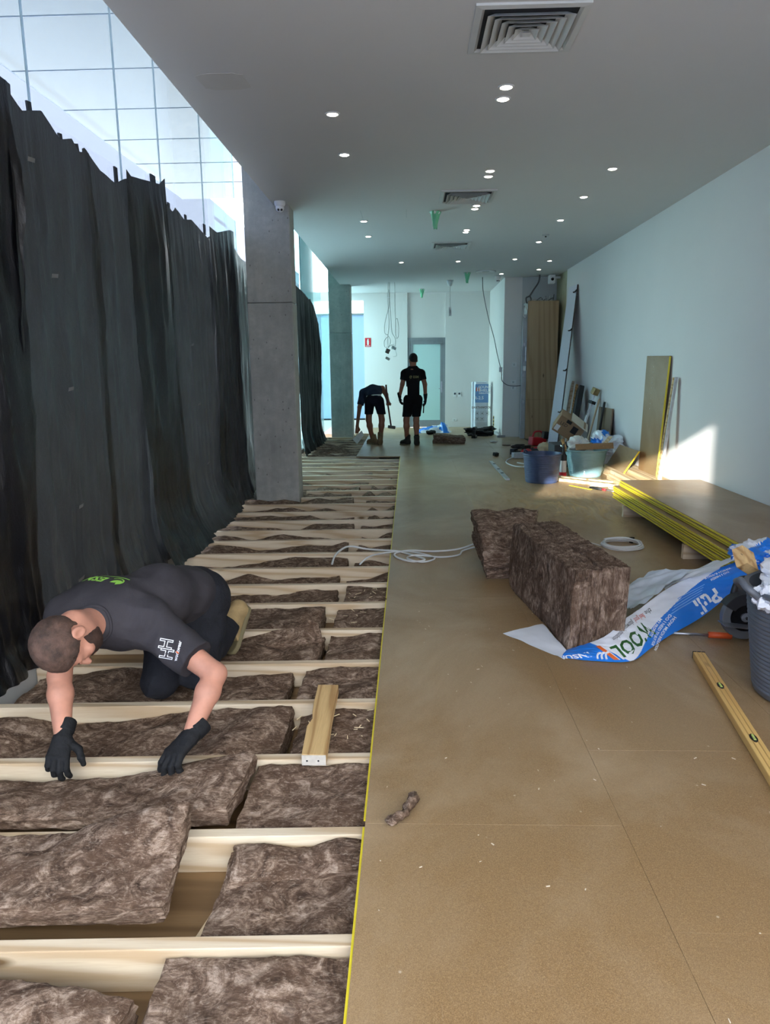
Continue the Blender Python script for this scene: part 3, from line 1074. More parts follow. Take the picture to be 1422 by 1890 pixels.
# ================================================================ insulation batts
def slab(corners, thick, nx, ny, seed, prof=None, amp=.008, nz=6, rag=.008, edge_in=.004, axis=None):
    """a soft batt: corners = top BL, BR, FR, FL (u along BL->BR, v along back->front);
    prof(u,v) lifts the top; thick is measured along -axis"""
    g = G()
    BL, BR, FR, FL = [np.array(c, float) for c in corners]
    ax = np.array(axis if axis is not None else (0, 0, 1), float)
    eu = (BR - BL) / np.linalg.norm(BR - BL)
    ev = (FL - BL) / np.linalg.norm(FL - BL)

    def pos(u, v, w):
        """w 0 top .. 1 bottom"""
        u, v, w = [np.asarray(a, float) for a in (u, v, w)]
        P = ((1 - u) * (1 - v))[:, None] * BL + (u * (1 - v))[:, None] * BR + (u * v)[:, None] * FR + ((1 - u) * v)[:, None] * FL
        lift = prof(u, v) if prof is not None else 0 * u
        q = P * 9 + seed * 5.1
        n = fbm(q, 4, seed)
        top = lift + amp * n
        rn = np.minimum(np.minimum(u, 1 - u) * np.linalg.norm(BR - BL), np.minimum(v, 1 - v) * np.linalg.norm(FL - BL))
        top = top - .004 * np.exp(-rn / .012)
        bot = -thick + .25 * lift
        P = P + ax * (top * (1 - w) + bot * w)[:, None]
        # ragged lamellae on the edges
        eo_u = np.where(u < 1e-6, -1., np.where(u > 1 - 1e-6, 1., 0.))
        eo_v = np.where(v < 1e-6, -1., np.where(v > 1 - 1e-6, 1., 0.))
        lay = vnoise(np.stack([P[:, 0] * 14, P[:, 1] * 14, w * 23 + seed], 1), seed + 5)
        lay2 = vnoise(np.stack([P[:, 0] * 55, P[:, 1] * 55, w * 40 + seed], 1), seed + 6)
        k = rag * lay + rag * .6 * lay2 - edge_in * (w * (1 - w) * 0 + (np.abs(w - .5) * 2) ** 3)
        return P + (eo_u * k)[:, None] * eu + (eo_v * k)[:, None] * ev
    u, v = np.meshgrid(np.linspace(0, 1, nx + 1), np.linspace(0, 1, ny + 1), indexing='ij')
    u, v = u.ravel(), v.ravel()

    def quads(na, nb, flip):
        f = []
        for i in range(na):
            for j in range(nb):
                a = i * (nb + 1) + j
                q = (a, a + nb + 1, a + nb + 2, a + 1)
                f.append(q[::-1] if flip else q)
        return f
    up = np.dot(np.cross(eu, ev), ax) > 0
    g.add(pos(u, v, 0 * u), quads(nx, ny, not up), 0)
    g.add(pos(u, v, 0 * u + 1), quads(nx, ny, up), 0)
    for side in range(4):
        na = nx if side < 2 else ny
        s, w = np.meshgrid(np.linspace(0, 1, na + 1), np.linspace(0, 1, nz + 1), indexing='ij')
        s, w = s.ravel(), w.ravel()
        if side == 0:
            P = pos(s, 0 * s, w)
        elif side == 1:
            P = pos(s, 0 * s + 1, w)
        elif side == 2:
            P = pos(0 * s, s, w)
        else:
            P = pos(0 * s + 1, s, w)
        g.add(P, quads(na, nz, (side in (1, 2)) == up), 1)
    return g


BM = [BATT, BATT_EDGE]


def fl(x, y, z):
    return (x, y, z)


GB = 'insulation batts lying between the joists'


def big_batt(label, corners, thick, seed, prof=None, amp=.011, n=(60, 26)):
    g = slab(corners, thick, n[0], n[1], seed, prof, amp)
    return mk('insulation_batt', g, BM, label=label, cat='insulation', group=GB, smooth=True, auto=50)


# loose slabs in the foreground
big_batt('thick brown insulation batt tilted over the joists at the lower left', [(-1.88, 2.12, -.035), (-.738, 2.185, .085), (-.722, 1.835, .002), (-1.88, 1.765, -.012)], .066, 41,
         lambda u, v: .010 * np.sin(u * 9 + v * 3) - .045 * np.exp(-((u - .62) / .16) ** 2) * (1 - v) + .012 * np.sin(v * 5 + 1), .012, (84, 30))
big_batt('long insulation batt under both gloved hands of the kneeling worker', [(-1.9, 2.52, -.065), (-.612, 2.625, .012), (-.645, 2.285, -.002), (-1.9, 2.262, -.012)], .062, 43,
         lambda u, v: .014 * np.sin(u * 8) + .02 * np.exp(-((u - .88) / .12) ** 2) * np.exp(-((v - .3) / .4) ** 2) - .018 * np.exp(-((u - .35) / .25) ** 2) * (1 - v), .010, (84, 26))
big_batt('insulation batt cropped by the lower left corner of the photo', [(-1.88, 1.69, .03), (-.69, 1.525, -.022), (-.735, 1.285, -.03), (-1.88, 1.285, -.02)], .075, 47,
         lambda u, v: .012 * np.sin(u * 7 + 2), .012, (70, 24))


def bay_batt(k, x0, x1, prof, seed, label, zb=None, ztop=-.036, front=.012, rear=.012, sh=0.0):
    """batt pressed into the bay behind joist k; prof = [(x,z)..] top heights"""
    yb0, yb1 = joist_y(k + 1, x0) - .046 - rear, joist_y(k + 1, x1) - .046 - rear
    yf0, yf1 = joist_y(k, x0) + front, joist_y(k, x1) + front
    px = np.array([p[0] for p in prof])
    pz = np.array([p[1] for p in prof])

    def pf(u, v):
        x = x0 + u * (x1 - x0)
        h = np.interp(x + .03 * np.sin(v * 4 + x * 5), px, pz)
        return h + .012 * np.sin(x * 16 + v * 4 + seed) * (.4 + v * .5) - .012 * v * np.abs(np.sin(x * 6 + seed))
    base = SUBZ + .005
    th = .001
    c = [(x0, yb0, 0), (x1, yb1, 0), (x1 + sh, yf1, 0), (x0 + sh, yf0, 0)]
    g = slab(c, -base - .0, max(10, int((x1 - x0) / (.018 if k < 7 else .03))), 22 if k < 7 else 10, seed, pf, .010 if k < 9 else .007, 6 if k < 9 else 3, .006)
    v = np.array(g.v)
    v[:, 2] = np.maximum(v[:, 2], base)
    g.v = [tuple(q) for q in v]
    return mk('insulation_batt', g, BM, label=label, cat='insulation', group=GB, smooth=True, auto=50)


def row(k):
    n = k - 1
    names = ['first', 'second', 'third', 'fourth', 'fifth', 'sixth', 'seventh', 'eighth', 'ninth', 'tenth', 'eleventh', 'twelfth', 'thirteenth', 'fourteenth', 'fifteenth', 'sixteenth', 'seventeenth', 'eighteenth',
             'nineteenth', 'twentieth', 'twenty-first', 'twenty-second', 'twenty-third', 'twenty-fourth', 'twenty-fifth', 'twenty-sixth', 'twenty-seventh', 'twenty-eighth', 'twenty-ninth', 'thirtieth', 'thirty-first', 'thirty-second', 'thirty-third', 'thirty-fourth', 'thirty-fifth', 'thirty-sixth']
    return names[n]


LQ = 'left-hand insulation batt in the %s joist gap from the front'
RQ = 'right-hand insulation batt in the %s joist gap, against the chipboard'
bay_batt(1, -.665, -.13, [(-.7, -.034), (-.5, -.030), (-.13, -.036)], 51, 'flat insulation batt at the bottom of the photo beside the yellow edge')
bay_batt(2, -.605, -.13, [(-.7, -.07), (-.4, -.062), (-.13, -.07)], 52, 'folded insulation batt right of the tilted slab, against the chipboard')
# the fold lying over its back half
mk_o = big_batt('rolled-over flap of insulation along the second joist gap', [(-.592, 2.155, -.045), (-.15, 2.185, -.030), (-.15, 2.06, -.055), (-.582, 1.99, -.062)], .045, 53,
                lambda u, v: .012 * np.sin(u * 9) + .010 * np.sin(PI * v), .009, (40, 18))
bay_batt(3, -.615, -.13, [(-.7, -.036), (-.4, -.032), (-.13, -.036)], 54, RQ % row(3))
bay_batt(4, -1.97, -.545, [(-1.97, -.06), (-1.85, -.05), (-1.7, -.085), (-1.4, -.095), (-1.1, -.05), (-.8, -.028), (-.545, -.024)], 55, 'wide insulation batt in the gap in front of the kneeling knees')
bay_batt(4, -.515, -.13, [(-.52, -.075), (-.42, -.05), (-.13, -.042)], 56, 'insulation batt with wood splinters under the pine offcut')
bay_batt(5, -1.97, -.62, [(-1.97, -.085), (-1.7, -.035), (-1.45, -.03), (-1.2, -.06), (-.9, -.078), (-.7, -.072), (-.62, -.068)], 57, 'insulation batt partly under the kneeling worker\'s shins')
bay_batt(5, -.555, -.13, [(-.56, -.04), (-.3, -.034), (-.13, -.036)], 58, RQ % row(5))
bay_batt(6, -1.30, -.51, [(-1.3, -.07), (-.9, -.05), (-.75, -.07), (-.6, -.05), (-.51, -.05)], 59, 'insulation batt beside the muddy boot with a peaked flap')
big_batt('peaked flap of insulation standing behind the muddy boot', [(-1.0, 4.13, -.055), (-.545, 4.14, .028), (-.515, 4.02, -.035), (-1.0, 3.96, -.07)], .035, 60,
         lambda u, v: .03 * np.exp(-((u - .86) / .1) ** 2) * (1 - v), .008, (34, 14))
bay_batt(6, -.475, -.13, [(-.48, -.048), (-.3, -.034), (-.13, -.034)], 61, RQ % row(6))
bay_batt(7, -1.5, -.56, [(-1.5, -.1), (-1.05, -.045), (-.85, -.034), (-.56, -.034)], 62, LQ % row(7))
bay_batt(7, -.485, -.13, [(-.49, -.055), (-.36, -.060), (-.13, -.028)], 63, RQ % row(7))
bay_batt(8, -1.6, -.52, [(-1.6, -.1), (-1.2, -.085), (-.9, -.075), (-.65, -.05), (-.52, -.045)], 64, LQ % row(8))
bay_batt(8, -.455, -.13, [(-.46, -.03), (-.13, -.03)], 65, RQ % row(8))
bay_batt(9, -1.85, -.55, [(-1.85, -.12), (-1.5, -.11), (-1.27, -.055), (-1.05, -.095), (-.85, -.095), (-.55, -.075)], 66, LQ % row(9))
bay_batt(9, -.50, -.13, [(-.5, -.13), (-.3, -.085), (-.13, -.045)], 67, 'wedge-shaped insulation batt in the ninth gap by the chipboard')
bay_batt(10, -1.9, -.52, [(-1.9, -.12), (-1.5, -.12), (-1.1, -.06), (-.85, -.04), (-.6, -.06), (-.52, -.065)], 68, LQ % row(10))
bay_batt(10, -.47, -.13, [(-.47, -.1), (-.36, -.075), (-.2, -.12), (-.13, -.1)], 69, RQ % row(10))
bay_batt(11, -1.95, -.56, [(-1.95, -.07), (-1.75, -.04), (-1.4, -.095), (-1.1, -.085), (-.95, -.05), (-.8, -.06), (-.7, -.07), (-.6, -.03), (-.56, -.035)], 70, LQ % row(11))
bay_batt(11, -.47, -.13, [(-.47, -.07), (-.4, -.09), (-.3, -.07), (-.13, -.055)], 71, RQ % row(11))
bay_batt(12, -1.97, -.56, [(-1.97, -.06), (-1.8, -.05), (-1.6, -.1), (-1.2, -.05), (-.9, -.08), (-.56, -.12)], 72, LQ % row(12))
bay_batt(12, -.47, -.13, [(-.47, -.09), (-.38, -.115), (-.25, -.05), (-.13, -.045)], 73, RQ % row(12))
bay_batt(13, -1.97, -.57, [(-1.97, -.07), (-1.8, -.06), (-1.5, -.08), (-1.15, -.12), (-.95, -.05), (-.75, -.045), (-.57, -.055)], 74, LQ % row(13))
bay_batt(13, -.5, -.13, [(-.5, -.07), (-.35, -.09), (-.2, -.06), (-.13, -.05)], 75, RQ % row(13))
rr = random.Random(5)
for k in range(14, len(JY) - 2):
    y = JY[k]
    x0 = -1.97 if not (8.4 < y < 9.2) else -1.3
    if y > 15.9:
        break
    xm = -.62 + rr.uniform(-.12, .1)
    hi = -.03 if k in (16, 17, 18) else -.055
    for side in (0, 1):
        if side == 0:
            a, b = x0, xm
        else:
            a, b = xm + rr.uniform(.05, .16), -.13
            if y > 12.3:
                a, b = -.9, -.55
                continue
        if side == 1 and k in (19, 21) or side == 0 and k in (22,):
            continue
        n_ = 7
        pr = [(a + (b - a) * q / (n_ - 1), hi + rr.uniform(-.055, .012)) for q in range(n_)]
        if k >= 26 and side == 0:
            pr = [(x, min(z + .05, .01)) for x, z in pr]
        bay_batt(k, a, b, pr, 100 + k * 2 + side, (LQ if side == 0 else RQ) % row(k))

# pack of batts standing on the chipboard ------------------------------------
BATT_V = m_batt('glasswool_layers', 1.15, (1, 1, .6), (7, 1.3, .9))


def frame_pt(o, a):
    c, s = math.cos(a), math.sin(a)
    return lambda x, y, z: (o[0] + c * x - s * y, o[1] + s * x + c * y, z)


fp = frame_pt((.85, 3.775), math.atan2(.155, 1.2))
pk = thing('insulation_pack', fp(.16, .6, 0), 'big block of compressed insulation batts standing on its edge on the chipboard', 'insulation')
for k in range(2):
    x0, x1 = .162 * k + .001, .162 * k + .161
    dy = (.0, .010)[k]
    dz = (.445, .450)[k]
    lean = .022
    cs = [fp(x0, 1.22 + dy, .002), fp(x0 + lean, 1.22 + dy, dz), fp(x0 + lean, 0 + dy, dz), fp(x0, 0 + dy, .002)]
    axv = np.array(fp(-1, 0, 0)) - np.array(fp(0, 0, 0))
    g = slab(cs, .160, 34, 80, 81 + k, lambda u, v: .004 * np.sin(v * 9 + u * 4), .008, 26, .007, .001, axv)
    mk('batt', g, [BATT_V, BATT_V], pk, smooth=True, auto=50)

g = slab([(.50, 5.85, .375), (1.05, 5.88, .385), (.86, 5.16, .155), (.535, 5.12, .165)], .085, 34, 36, 91, lambda u, v: .05 * np.sin(v * 3.0) * (1 - .3 * u) + .012 * np.sin(u * 11), .010, 7)
mk('insulation_batt', g, BM, label='sagging insulation batt behind the standing block of batts', cat='insulation', group='loose batts on the chipboard', smooth=True, auto=50)
g = slab([(.50, 5.75, .20), (1.0, 5.78, .20), (.86, 5.14, .066), (.56, 5.13, .066)], .062, 30, 30, 92, lambda u, v: .07 * np.sin(PI * np.clip(1 - v, 0, 1) * .7) * .5, .008, 7)
v = np.array(g.v); v[:, 2] = np.maximum(v[:, 2], .002); g.v = [tuple(q) for q in v]
mk('insulation_batt', g, BM, label='crushed insulation batt underneath the sagging one behind the block', cat='insulation', group='loose batts on the chipboard', smooth=True, auto=50)
# far little heap
for j, (cs, th, lab) in enumerate((
        ([(.50, 15.1, .07), (1.05, 15.05, .07), (1.12, 14.72, .055), (.47, 14.75, .06)], .055, 'lower batt of the small heap in front of the standing worker'),
        ([(.50, 15.15, .17), (1.10, 15.1, .15), (1.14, 14.75, .125), (.50, 14.78, .16)], .085, 'upper batt of the small heap in front of the standing worker'))):
    g = slab(cs, th, 28, 14, 95 + j, lambda u, v: .012 * np.sin(u * 6), .008, 5)
    mk('insulation_batt', g, BM, label=lab, cat='insulation', group='loose batts on the chipboard', smooth=True, auto=50)
# torn scrap
P = [(-.075, 2.205, .012), (-.05, 2.215, .028), (-.028, 2.225, .036), (-.012, 2.25, .030), (-.002, 2.29, .030), (.010, 2.33, .022), (.012, 2.36, .012)]
g = wire(P, .016, 10, 6)
v = np.array(g.v)
ctr = v.mean(0)
nn = np.stack([fbm(v * 40, 3, 3), fbm(v * 40 + 9, 3, 4), fbm(v * 40 + 5, 3, 5)], 1)
tt = (v[:, 0] - v[:, 0].min()) / np.ptp(v[:, 0])
v = v + nn * .011
v[:, 2] = np.maximum(v[:, 2], .001)
g.v = [tuple(q) for q in v]
mk('insulation_scrap', g, BATT, label='small torn twist of grey insulation lying on the chipboard', cat='scrap', smooth=True)
# ================================================================ things on the chipboard
def board(corners, th, flip=False):
    """flat board from 4 corner points of its front face, th thick behind it"""
    c = [Vector(q) for q in corners]
    n = (c[1] - c[0]).cross(c[3] - c[0]).normalized()
    if flip:
        n = -n
    b = [q - n * th for q in c]
    g = G().add(c + b, [(0, 1, 2, 3), (7, 6, 5, 4), (0, 4, 5, 1), (1, 5, 6, 2), (2, 6, 7, 3), (3, 7, 4, 0)])
    return g


def words(txt, size, fn, m, par, name='lettering', shear=0, bold=0, align='CENTER', label=None):
    v, f = text_geo(txt, size, align, shear, bold)
    P = [fn(x, y) for x, y, _ in v]
    return mk(name, G().add(P, f), m, par, label=label)


def plane_fn(o, ex, ey):
    o, ex, ey = Vector(o), Vector(ex), Vector(ey)
    return lambda x, y: o + ex * x + ey * y


INK_W = mat('white_ink', lin(236, 238, 240), .5, var=.02)
INK_G = mat('green_ink', lin(40, 92, 40), .5, var=.1)
INK_R = mat('red_ink', lin(214, 74, 58), .5)
INK_K = mat('black_ink', lin(34, 36, 36), .6)
INK_B = mat('blue_ink', lin(34, 118, 205), .5, var=.05)
INK_O = mat('orange_ink', lin(222, 104, 42), .5, var=.05)

# stack of chipboard sheets with yellow tongues ------------------------------
t_ = .0215
names9 = ['bottom', 'second', 'third', 'fourth', 'fifth', 'sixth', 'seventh', 'eighth']
z = .118
EDGE = mat('board_edge', lin(120, 98, 60), .7, var=.2, scale=60)
for k in range(9):
    low = k < 6
    x0 = (2.195 if low else 2.245) + (.006 * math.sin(k * 2.4))
    y0 = (4.16 if low else 4.12) + .015 * math.sin(k * 1.7)
    y1 = (7.80 if low else 7.745) + .008 * math.cos(k * 2.1)
    lab = 'topmost chipboard sheet of the yellow-edged stack by the right wall' if k == 8 else '%s chipboard sheet%s in the yellow-edged stack by the right wall' % (names9[k].capitalize(), '' if k == 0 else ' from the bottom')
    o = mk('chipboard_sheet', G().box(x0, x0 + .84, y0, y1, z, z + t_), CHIP, label=lab, cat='board', group='stacked chipboard sheets with yellow tongues', bevel=.0012)
    mk('tongue', G().box(x0 - .010, x0 + .002, y0 + .004, y1 - .004, z + .0045, z + .0165), YELLOW, o)
    z += t_ + .0008
for k, (y, lab) in enumerate(((4.55, 'nearest'), (5.70, 'middle'), (7.35, 'farthest'))):
    mk('bearer', G().box(2.17, 3.05, y - .022, y + .023, 0, .117), PINE, label='%s pine bearer under the stack of chipboard sheets' % lab, cat='timber', group='bearers under the sheet stack', bevel=.002)

# spirit level in the foreground --------------------------------------------
a, b = Vector((1.515, 3.66, 0)), Vector((1.325, 2.36, 0))
d = (a - b).normalized()
s = Vector((d.y, -d.x, 0))
lev = thing('spirit_level', b, 'long yellowish spirit level lying on the chipboard at the right edge', 'spirit level')
LEV = wood('level_body', lin(226, 190, 118), lin(196, 150, 84), 'y', 3, .45)
mk('body', G().bar(b + Vector((0, 0, .019)), a + Vector((0, 0, .019)), .058, .036), LEV, lev, bevel=.003)
for q in (-.0105, .0105):
    mk('rib', G().bar(b + s * q + Vector((0, 0, .0375)), a + s * q + Vector((0, 0, .0375)), .004, .002), mat('level_rib', lin(190, 150, 88), .5) if q < 0 else bpy.data.materials['level_rib'], lev)
for f_, r1 in ((.68, .030), (.30, .030)):
    c = b + (a - b) * f_ + Vector((0, 0, .0372))
    pts = [c + d * (r1 * 1.1 * math.cos(q)) + s * (.014 * math.sin(q)) for q in np.linspace(0, 2 * PI, 20, endpoint=False)]
    v1 = mk('vial_window', G().add(pts + [p + Vector((0, 0, .003)) for p in pts], [tuple(range(20, 40))] + [(k, (k + 1) % 20, 20 + (k + 1) % 20, 20 + k) for k in range(20)]), BLACK, lev)
    mk('vial', G().tube([c - d * .02 + Vector((0, 0, .004)), c + d * .02 + Vector((0, 0, .004))], .005, 8), mat('vial_fluid', lin(196, 214, 120), .2) if f_ > .5 else bpy.data.materials['vial_fluid'], v1)
mk('end_cap', G().bar(a + d * .0 + Vector((0, 0, .019)), a + d * .006 + Vector((0, 0, .019)), .06, .038), BLACK, lev)

# pine offcut across the joists ---------------------------------------------
off = thing('pine_offcut', (-.385, 2.93, JT), 'short pine offcut with a split knot lying across two joists', 'timber')
g = G()
q = [(-.445, 3.272), (-.347, 3.272), (-.345, 2.95), (-.334, 2.622), (-.432, 2.628), (-.443, 2.86), (-.428, 2.93), (-.437, 3.0), (-.442, 3.08)]
g.prism(q, JT + .001, JT + .046)
mk('body', g, PINE_W, off, bevel=.002)
mk('end_grain', G().box(-.431, -.335, 2.6195, 2.6225, JT + .002, JT + .045), mat('end_grain', lin(196, 190, 178), .8, var=.1, scale=60), off)
for x in (-.41, -.365):
    mk('nail_hole', G().lathe([(.004, 0), (.001, .001)], 8, (x, 2.6185, JT + .022), Matrix(((1, 0, 0), (0, 0, -1), (0, 1, 0)))), BLACK, off)
# splinters scattered on the batts
SPL = mat('splinter_wood', lin(224, 206, 166), .7)
rs = random.Random(3)
sp = G()
for k in range(34):
    x, y = rs.uniform(-.52, -.18), rs.choice([rs.uniform(2.76, 3.1), rs.uniform(2.76, 3.1), rs.uniform(4.75, 5.0), rs.uniform(4.25, 4.5)])
    a_, L = rs.uniform(0, PI), rs.uniform(.012, .05)
    zz = -.02
    dx, dy = L * math.cos(a_), L * math.sin(a_)
    w = .0018
    sp.bar((x, y, zz), (x + dx, y + dy, zz + rs.uniform(-.004, .006)), w * 2, .002)
mk('wood_splinters', sp, SPL, label='pale wood splinters and shavings strewn on the batts near the offcut', cat='splinters', kind='stuff')
sp = G()
for k in range(60):
    x, y = rs.uniform(-.1, 1.5), rs.uniform(1.35, 4.6)
    a_, L = rs.uniform(0, PI), rs.uniform(.003, .016)
    sp.bar((x, y, .001), (x + L * math.cos(a_), y + L * math.sin(a_), .001), rs.uniform(.001, .004), .0016)
mk('floor_debris', sp, mat('pale_debris', lin(220, 208, 186), .8), label='tiny pale chips and dust specks scattered on the chipboard', cat='debris', kind='stuff')

# white cable lying over the joists and boards --------------------------------
CABLE = mat('white_cable', lin(214, 216, 214), .4, var=.03)
mk('cable', wire([(-.62, 5.60, -.01), (-.61, 5.75, .02), (-.56, 5.95, .03), (-.50, 6.06, .02), (-.38, 6.05, .0), (-.22, 5.97, .006), (-.10, 5.93, .008), (.02, 5.80, .008), (.12, 5.66, .008), (.02, 5.60, .008), (-.10, 5.72, .008),
                  (-.12, 5.86, .008), (.0, 5.95, .009), (.2, 5.92, .009), (.42, 6.0, .009), (.62, 6.10, .05), (.80, 6.02, .09)], .0085, 8, 8), CABLE, label='white cable snaking from the joists across the chipboard to the batt block', cat='cable', smooth=True)
mk('cable', wire([(-.40, 5.62, -.02), (-.33, 5.75, .01), (-.2, 5.88, .008), (-.04, 5.90, .016), (.12, 5.80, .016), (.2, 5.68, .012), (.1, 5.58, .009), (-.02, 5.66, .018), (.05, 5.76, .018), (.25, 5.72, .012), (.40, 5.80, .009), (.45, 5.95, .009), (.60, 5.99, .04)], .007, 8, 8), CABLE, label='thinner looped white cable beside the yellow board edge', cat='cable', smooth=True)
pts = []
for k in range(150):
    a_ = 2 * PI * k / 34
    r = .172 + .012 * math.sin(k * .21) - .0006 * k * .3
    pts.append((1.80 + r * math.cos(a_) + .01 * math.sin(k * .07), 6.10 + r * 1.05 * math.sin(a_), .008 + .009 * (k // 34) + .004 * math.sin(k * .5)))
coil = thing('cable_coil', (1.8, 6.1, 0), 'coiled white cable lying on the dusty chipboard', 'cable')
mk('coil', G().tube(pts, .0085, 8), CABLE, coil, smooth=True)
mk('loose_end', wire([(1.63, 6.10, .008), (1.58, 6.2, .006), (1.50, 6.22, .006), (1.44, 6.27, .006)], .004, 6), CABLE, coil, smooth=True)
mk('tie', G().obox((1.93, 6.23, .025), (.03, .03, .05), (0, 0, .6)), BLACK, coil)

# big tub cropped at the right edge --------------------------------------------
TUBG = mat('grey_tub_plastic', lin(96, 102, 110), .45, var=.1, scale=8)
tub = thing('rubble_tub', (1.88, 3.22, 0), 'large ribbed grey tub cropped by the right edge, full of rubbish', 'tub')
prof = [(.245, .0), (.262, .012)]
for k in range(22):
    zz = .03 + k * .021
    r = .262 + .062 * zz / .5
    prof += [(r, zz), (r + .004, zz + .006), (r + .004, zz + .013), (r, zz + .019)]
prof += [(.335, .50), (.342, .515), (.335, .525), (.315, .52), (.30, .40)]
mk('shell', G().lathe(prof, 48, (1.88, 3.22, 0)), TUBG, tub, smooth=True, auto=60)
g = G()
for sgn in (-1,):
    g.tube([(1.88 - .335, 3.22 - .08, .50), (1.88 - .38, 3.22 - .05, .54), (1.88 - .385, 3.22, .56), (1.88 - .38, 3.22 + .05, .54), (1.88 - .335, 3.22 + .08, .50)], .016, 10)
mk('handle', g, TUBG, tub, smooth=True)


def crumple(c, r, seed, n=40, flat=.6, amp=.35):
    g = G()

    def fn(u, v):
        th, ph = 2 * PI * u, PI * v
        dd = np.stack([np.cos(th) * np.sin(ph), np.sin(th) * np.sin(ph), np.cos(ph)], 1)
        k = 1 + amp * fbm(dd * 1.7 + seed, 3, seed) - .38 * np.abs(vnoise(dd * 3.2 + seed, seed + 3)) + .12 * np.abs(vnoise(dd * 6.5 + seed, seed + 5)) - .03 * np.abs(vnoise(dd * 14 + seed, seed + 6))
        rr_ = np.array(r if hasattr(r, '__len__') else (r, r, r * flat))
        return np.array(c) + dd * k[:, None] * rr_
    return g.grid(fn, n, n // 2)


WRAP = mat('white_crumpled_film', lin(226, 230, 236), .35, var=.06, scale=14)
CLOTH_W = mat('white_rag', lin(222, 220, 214), .8, var=.08)
mk('crumpled_film', crumple((1.80, 3.28, .545), (.17, .16, .075), 5, 56), WRAP, label='crumpled white film spilling over the grey tub rim', cat='film', smooth=True, auto=24)
mk('crumpled_film', crumple((1.595, 3.17, .50), (.06, .07, .065), 9, 44), WRAP, label='small white rag hanging on the edge of the grey tub', cat='rag', smooth=True, auto=24)
wo = thing('wood_offcut', (1.62, 3.42, .58), 'square pine offcut sticking out of the rubbish in the grey tub', 'timber')
mk('body', G().obox((1.60, 3.42, .60), (.10, .10, .055), (.9, .5, .5)), PINE_W, wo, bevel=.002)
mk('pencil_line', G().obox((1.583, 3.395, .626), (.06, .002, .001), (.9, .5, .5)), INK_K, wo)

# circular saw behind the bag ---------------------------------------------------
saw = thing('circular_saw', (1.90, 3.98, 0), 'black and grey circular saw on the floor between bag and tub', 'power saw')
SAWG = mat('saw_grey_casting', lin(126, 130, 134), .4, .5, var=.1)
SAWK = mat('saw_dark_plastic', lin(40, 41, 44), .5, var=.1)
Ry = Matrix(((1, 0, 0), (0, 0, -1), (0, 1, 0)))
cx, cy_, cz = 1.865, 3.93, .135
mk('blade', G().lathe([(.001, .0), (.088, .0), (.092, .001), (.088, .002), (.001, .002)], 48, (cx, cy_, cz), Ry), mat('dark_blade', lin(26, 27, 30), .3, .6), saw)
hub = mk('hub', G().lathe([(.026, 0), (.026, .012), (.014, .016), (.013, .022), (.001, .022)], 24, (cx, cy_ - .004, cz), Ry), METAL, saw, smooth=True, auto=40)
mk('bolt', G().lathe([(.009, 0), (.009, .008), (.001, .009)], 6, (cx, cy_ - .026, cz), Ry), BLACK, hub)
ang = np.linspace(math.radians(150), math.radians(395), 40)
outer, inner = .128, .083
v = []
f = []
for i, q in enumerate(ang):
    for r, yy in ((inner, -.012), (outer, -.012), (outer, .03), (inner, .03)):
        v.append((cx + r * math.cos(q), cy_ + yy, cz + r * math.sin(q)))
for i in range(len(ang) - 1):
    for k in range(4):
        f.append((i * 4 + k, i * 4 + (k + 1) % 4, i * 4 + 4 + (k + 1) % 4, i * 4 + 4 + k))
f += [(0, 3, 2, 1), (len(v) - 4, len(v) - 3, len(v) - 2, len(v) - 1)]
mk('blade_guard', G().add(v, f), SAWG, saw, bevel=.003)
ang = np.linspace(math.radians(35), math.radians(150), 24)
v, f = [], []
for q in ang:
    for r, yy in ((.07, -.016), (.135, -.016), (.135, .06), (.07, .06)):
        v.append((cx + r * math.cos(q), cy_ + yy, cz + r * math.sin(q)))
for i in range(len(ang) - 1):
    for k in range(4):
        f.append((i * 4 + k, i * 4 + (k + 1) % 4, i * 4 + 4 + (k + 1) % 4, i * 4 + 4 + k))
f += [(0, 3, 2, 1), (len(v) - 4, len(v) - 3, len(v) - 2, len(v) - 1)]
mk('upper_guard', G().add(v, f), SAWK, saw, bevel=.003)
mk('base_plate', G().obox((cx + .02, cy_ - .03, .088), (.32, .10, .004), (0, .12, 0)), METAL, saw)
mk('lever', G().obox((cx + .10, cy_ - .02, .045), (.03, .012, .06), (0, .5, 0)), SAWG, saw, bevel=.003)
mk('motor', G().lathe([(.05, 0), (.052, .02), (.052, .14), (.04, .16), (.001, .16)], 24, (cx + .03, cy_ + .03, cz + .06), Matrix(((1, 0, 0), (0, 0, 1), (0, -1, 0)))), SAWK, saw, smooth=True, auto=40)
mk('handle', wire([(cx - .05, cy_ + .06, cz + .10), (cx - .01, cy_ + .08, cz + .19), (cx + .08, cy_ + .08, cz + .18), (cx + .13, cy_ + .07, cz + .08)], .018, 10), SAWK, saw, smooth=True)
mk('maker_sticker', G().obox((cx + .055, cy_ - .0175, cz + .10), (.06, .002, .024), (0, .55, 0)), mat('dark_red_sticker', lin(128, 32, 44), .4), saw)
dr = thing('pry_bar', (1.66, 3.98, 0), 'orange-handled tool lying beside the circular saw', 'hand tool')
mk('grip', G().tube([(1.68, 3.95, .022), (1.80, 3.93, .022)], .018, 10), mat('orange_grip', lin(206, 84, 34), .5), dr, smooth=True)
mk('shaft', G().tube([(1.45, 3.99, .02), (1.68, 3.95, .02)], .008, 8), METAL, dr, smooth=True)

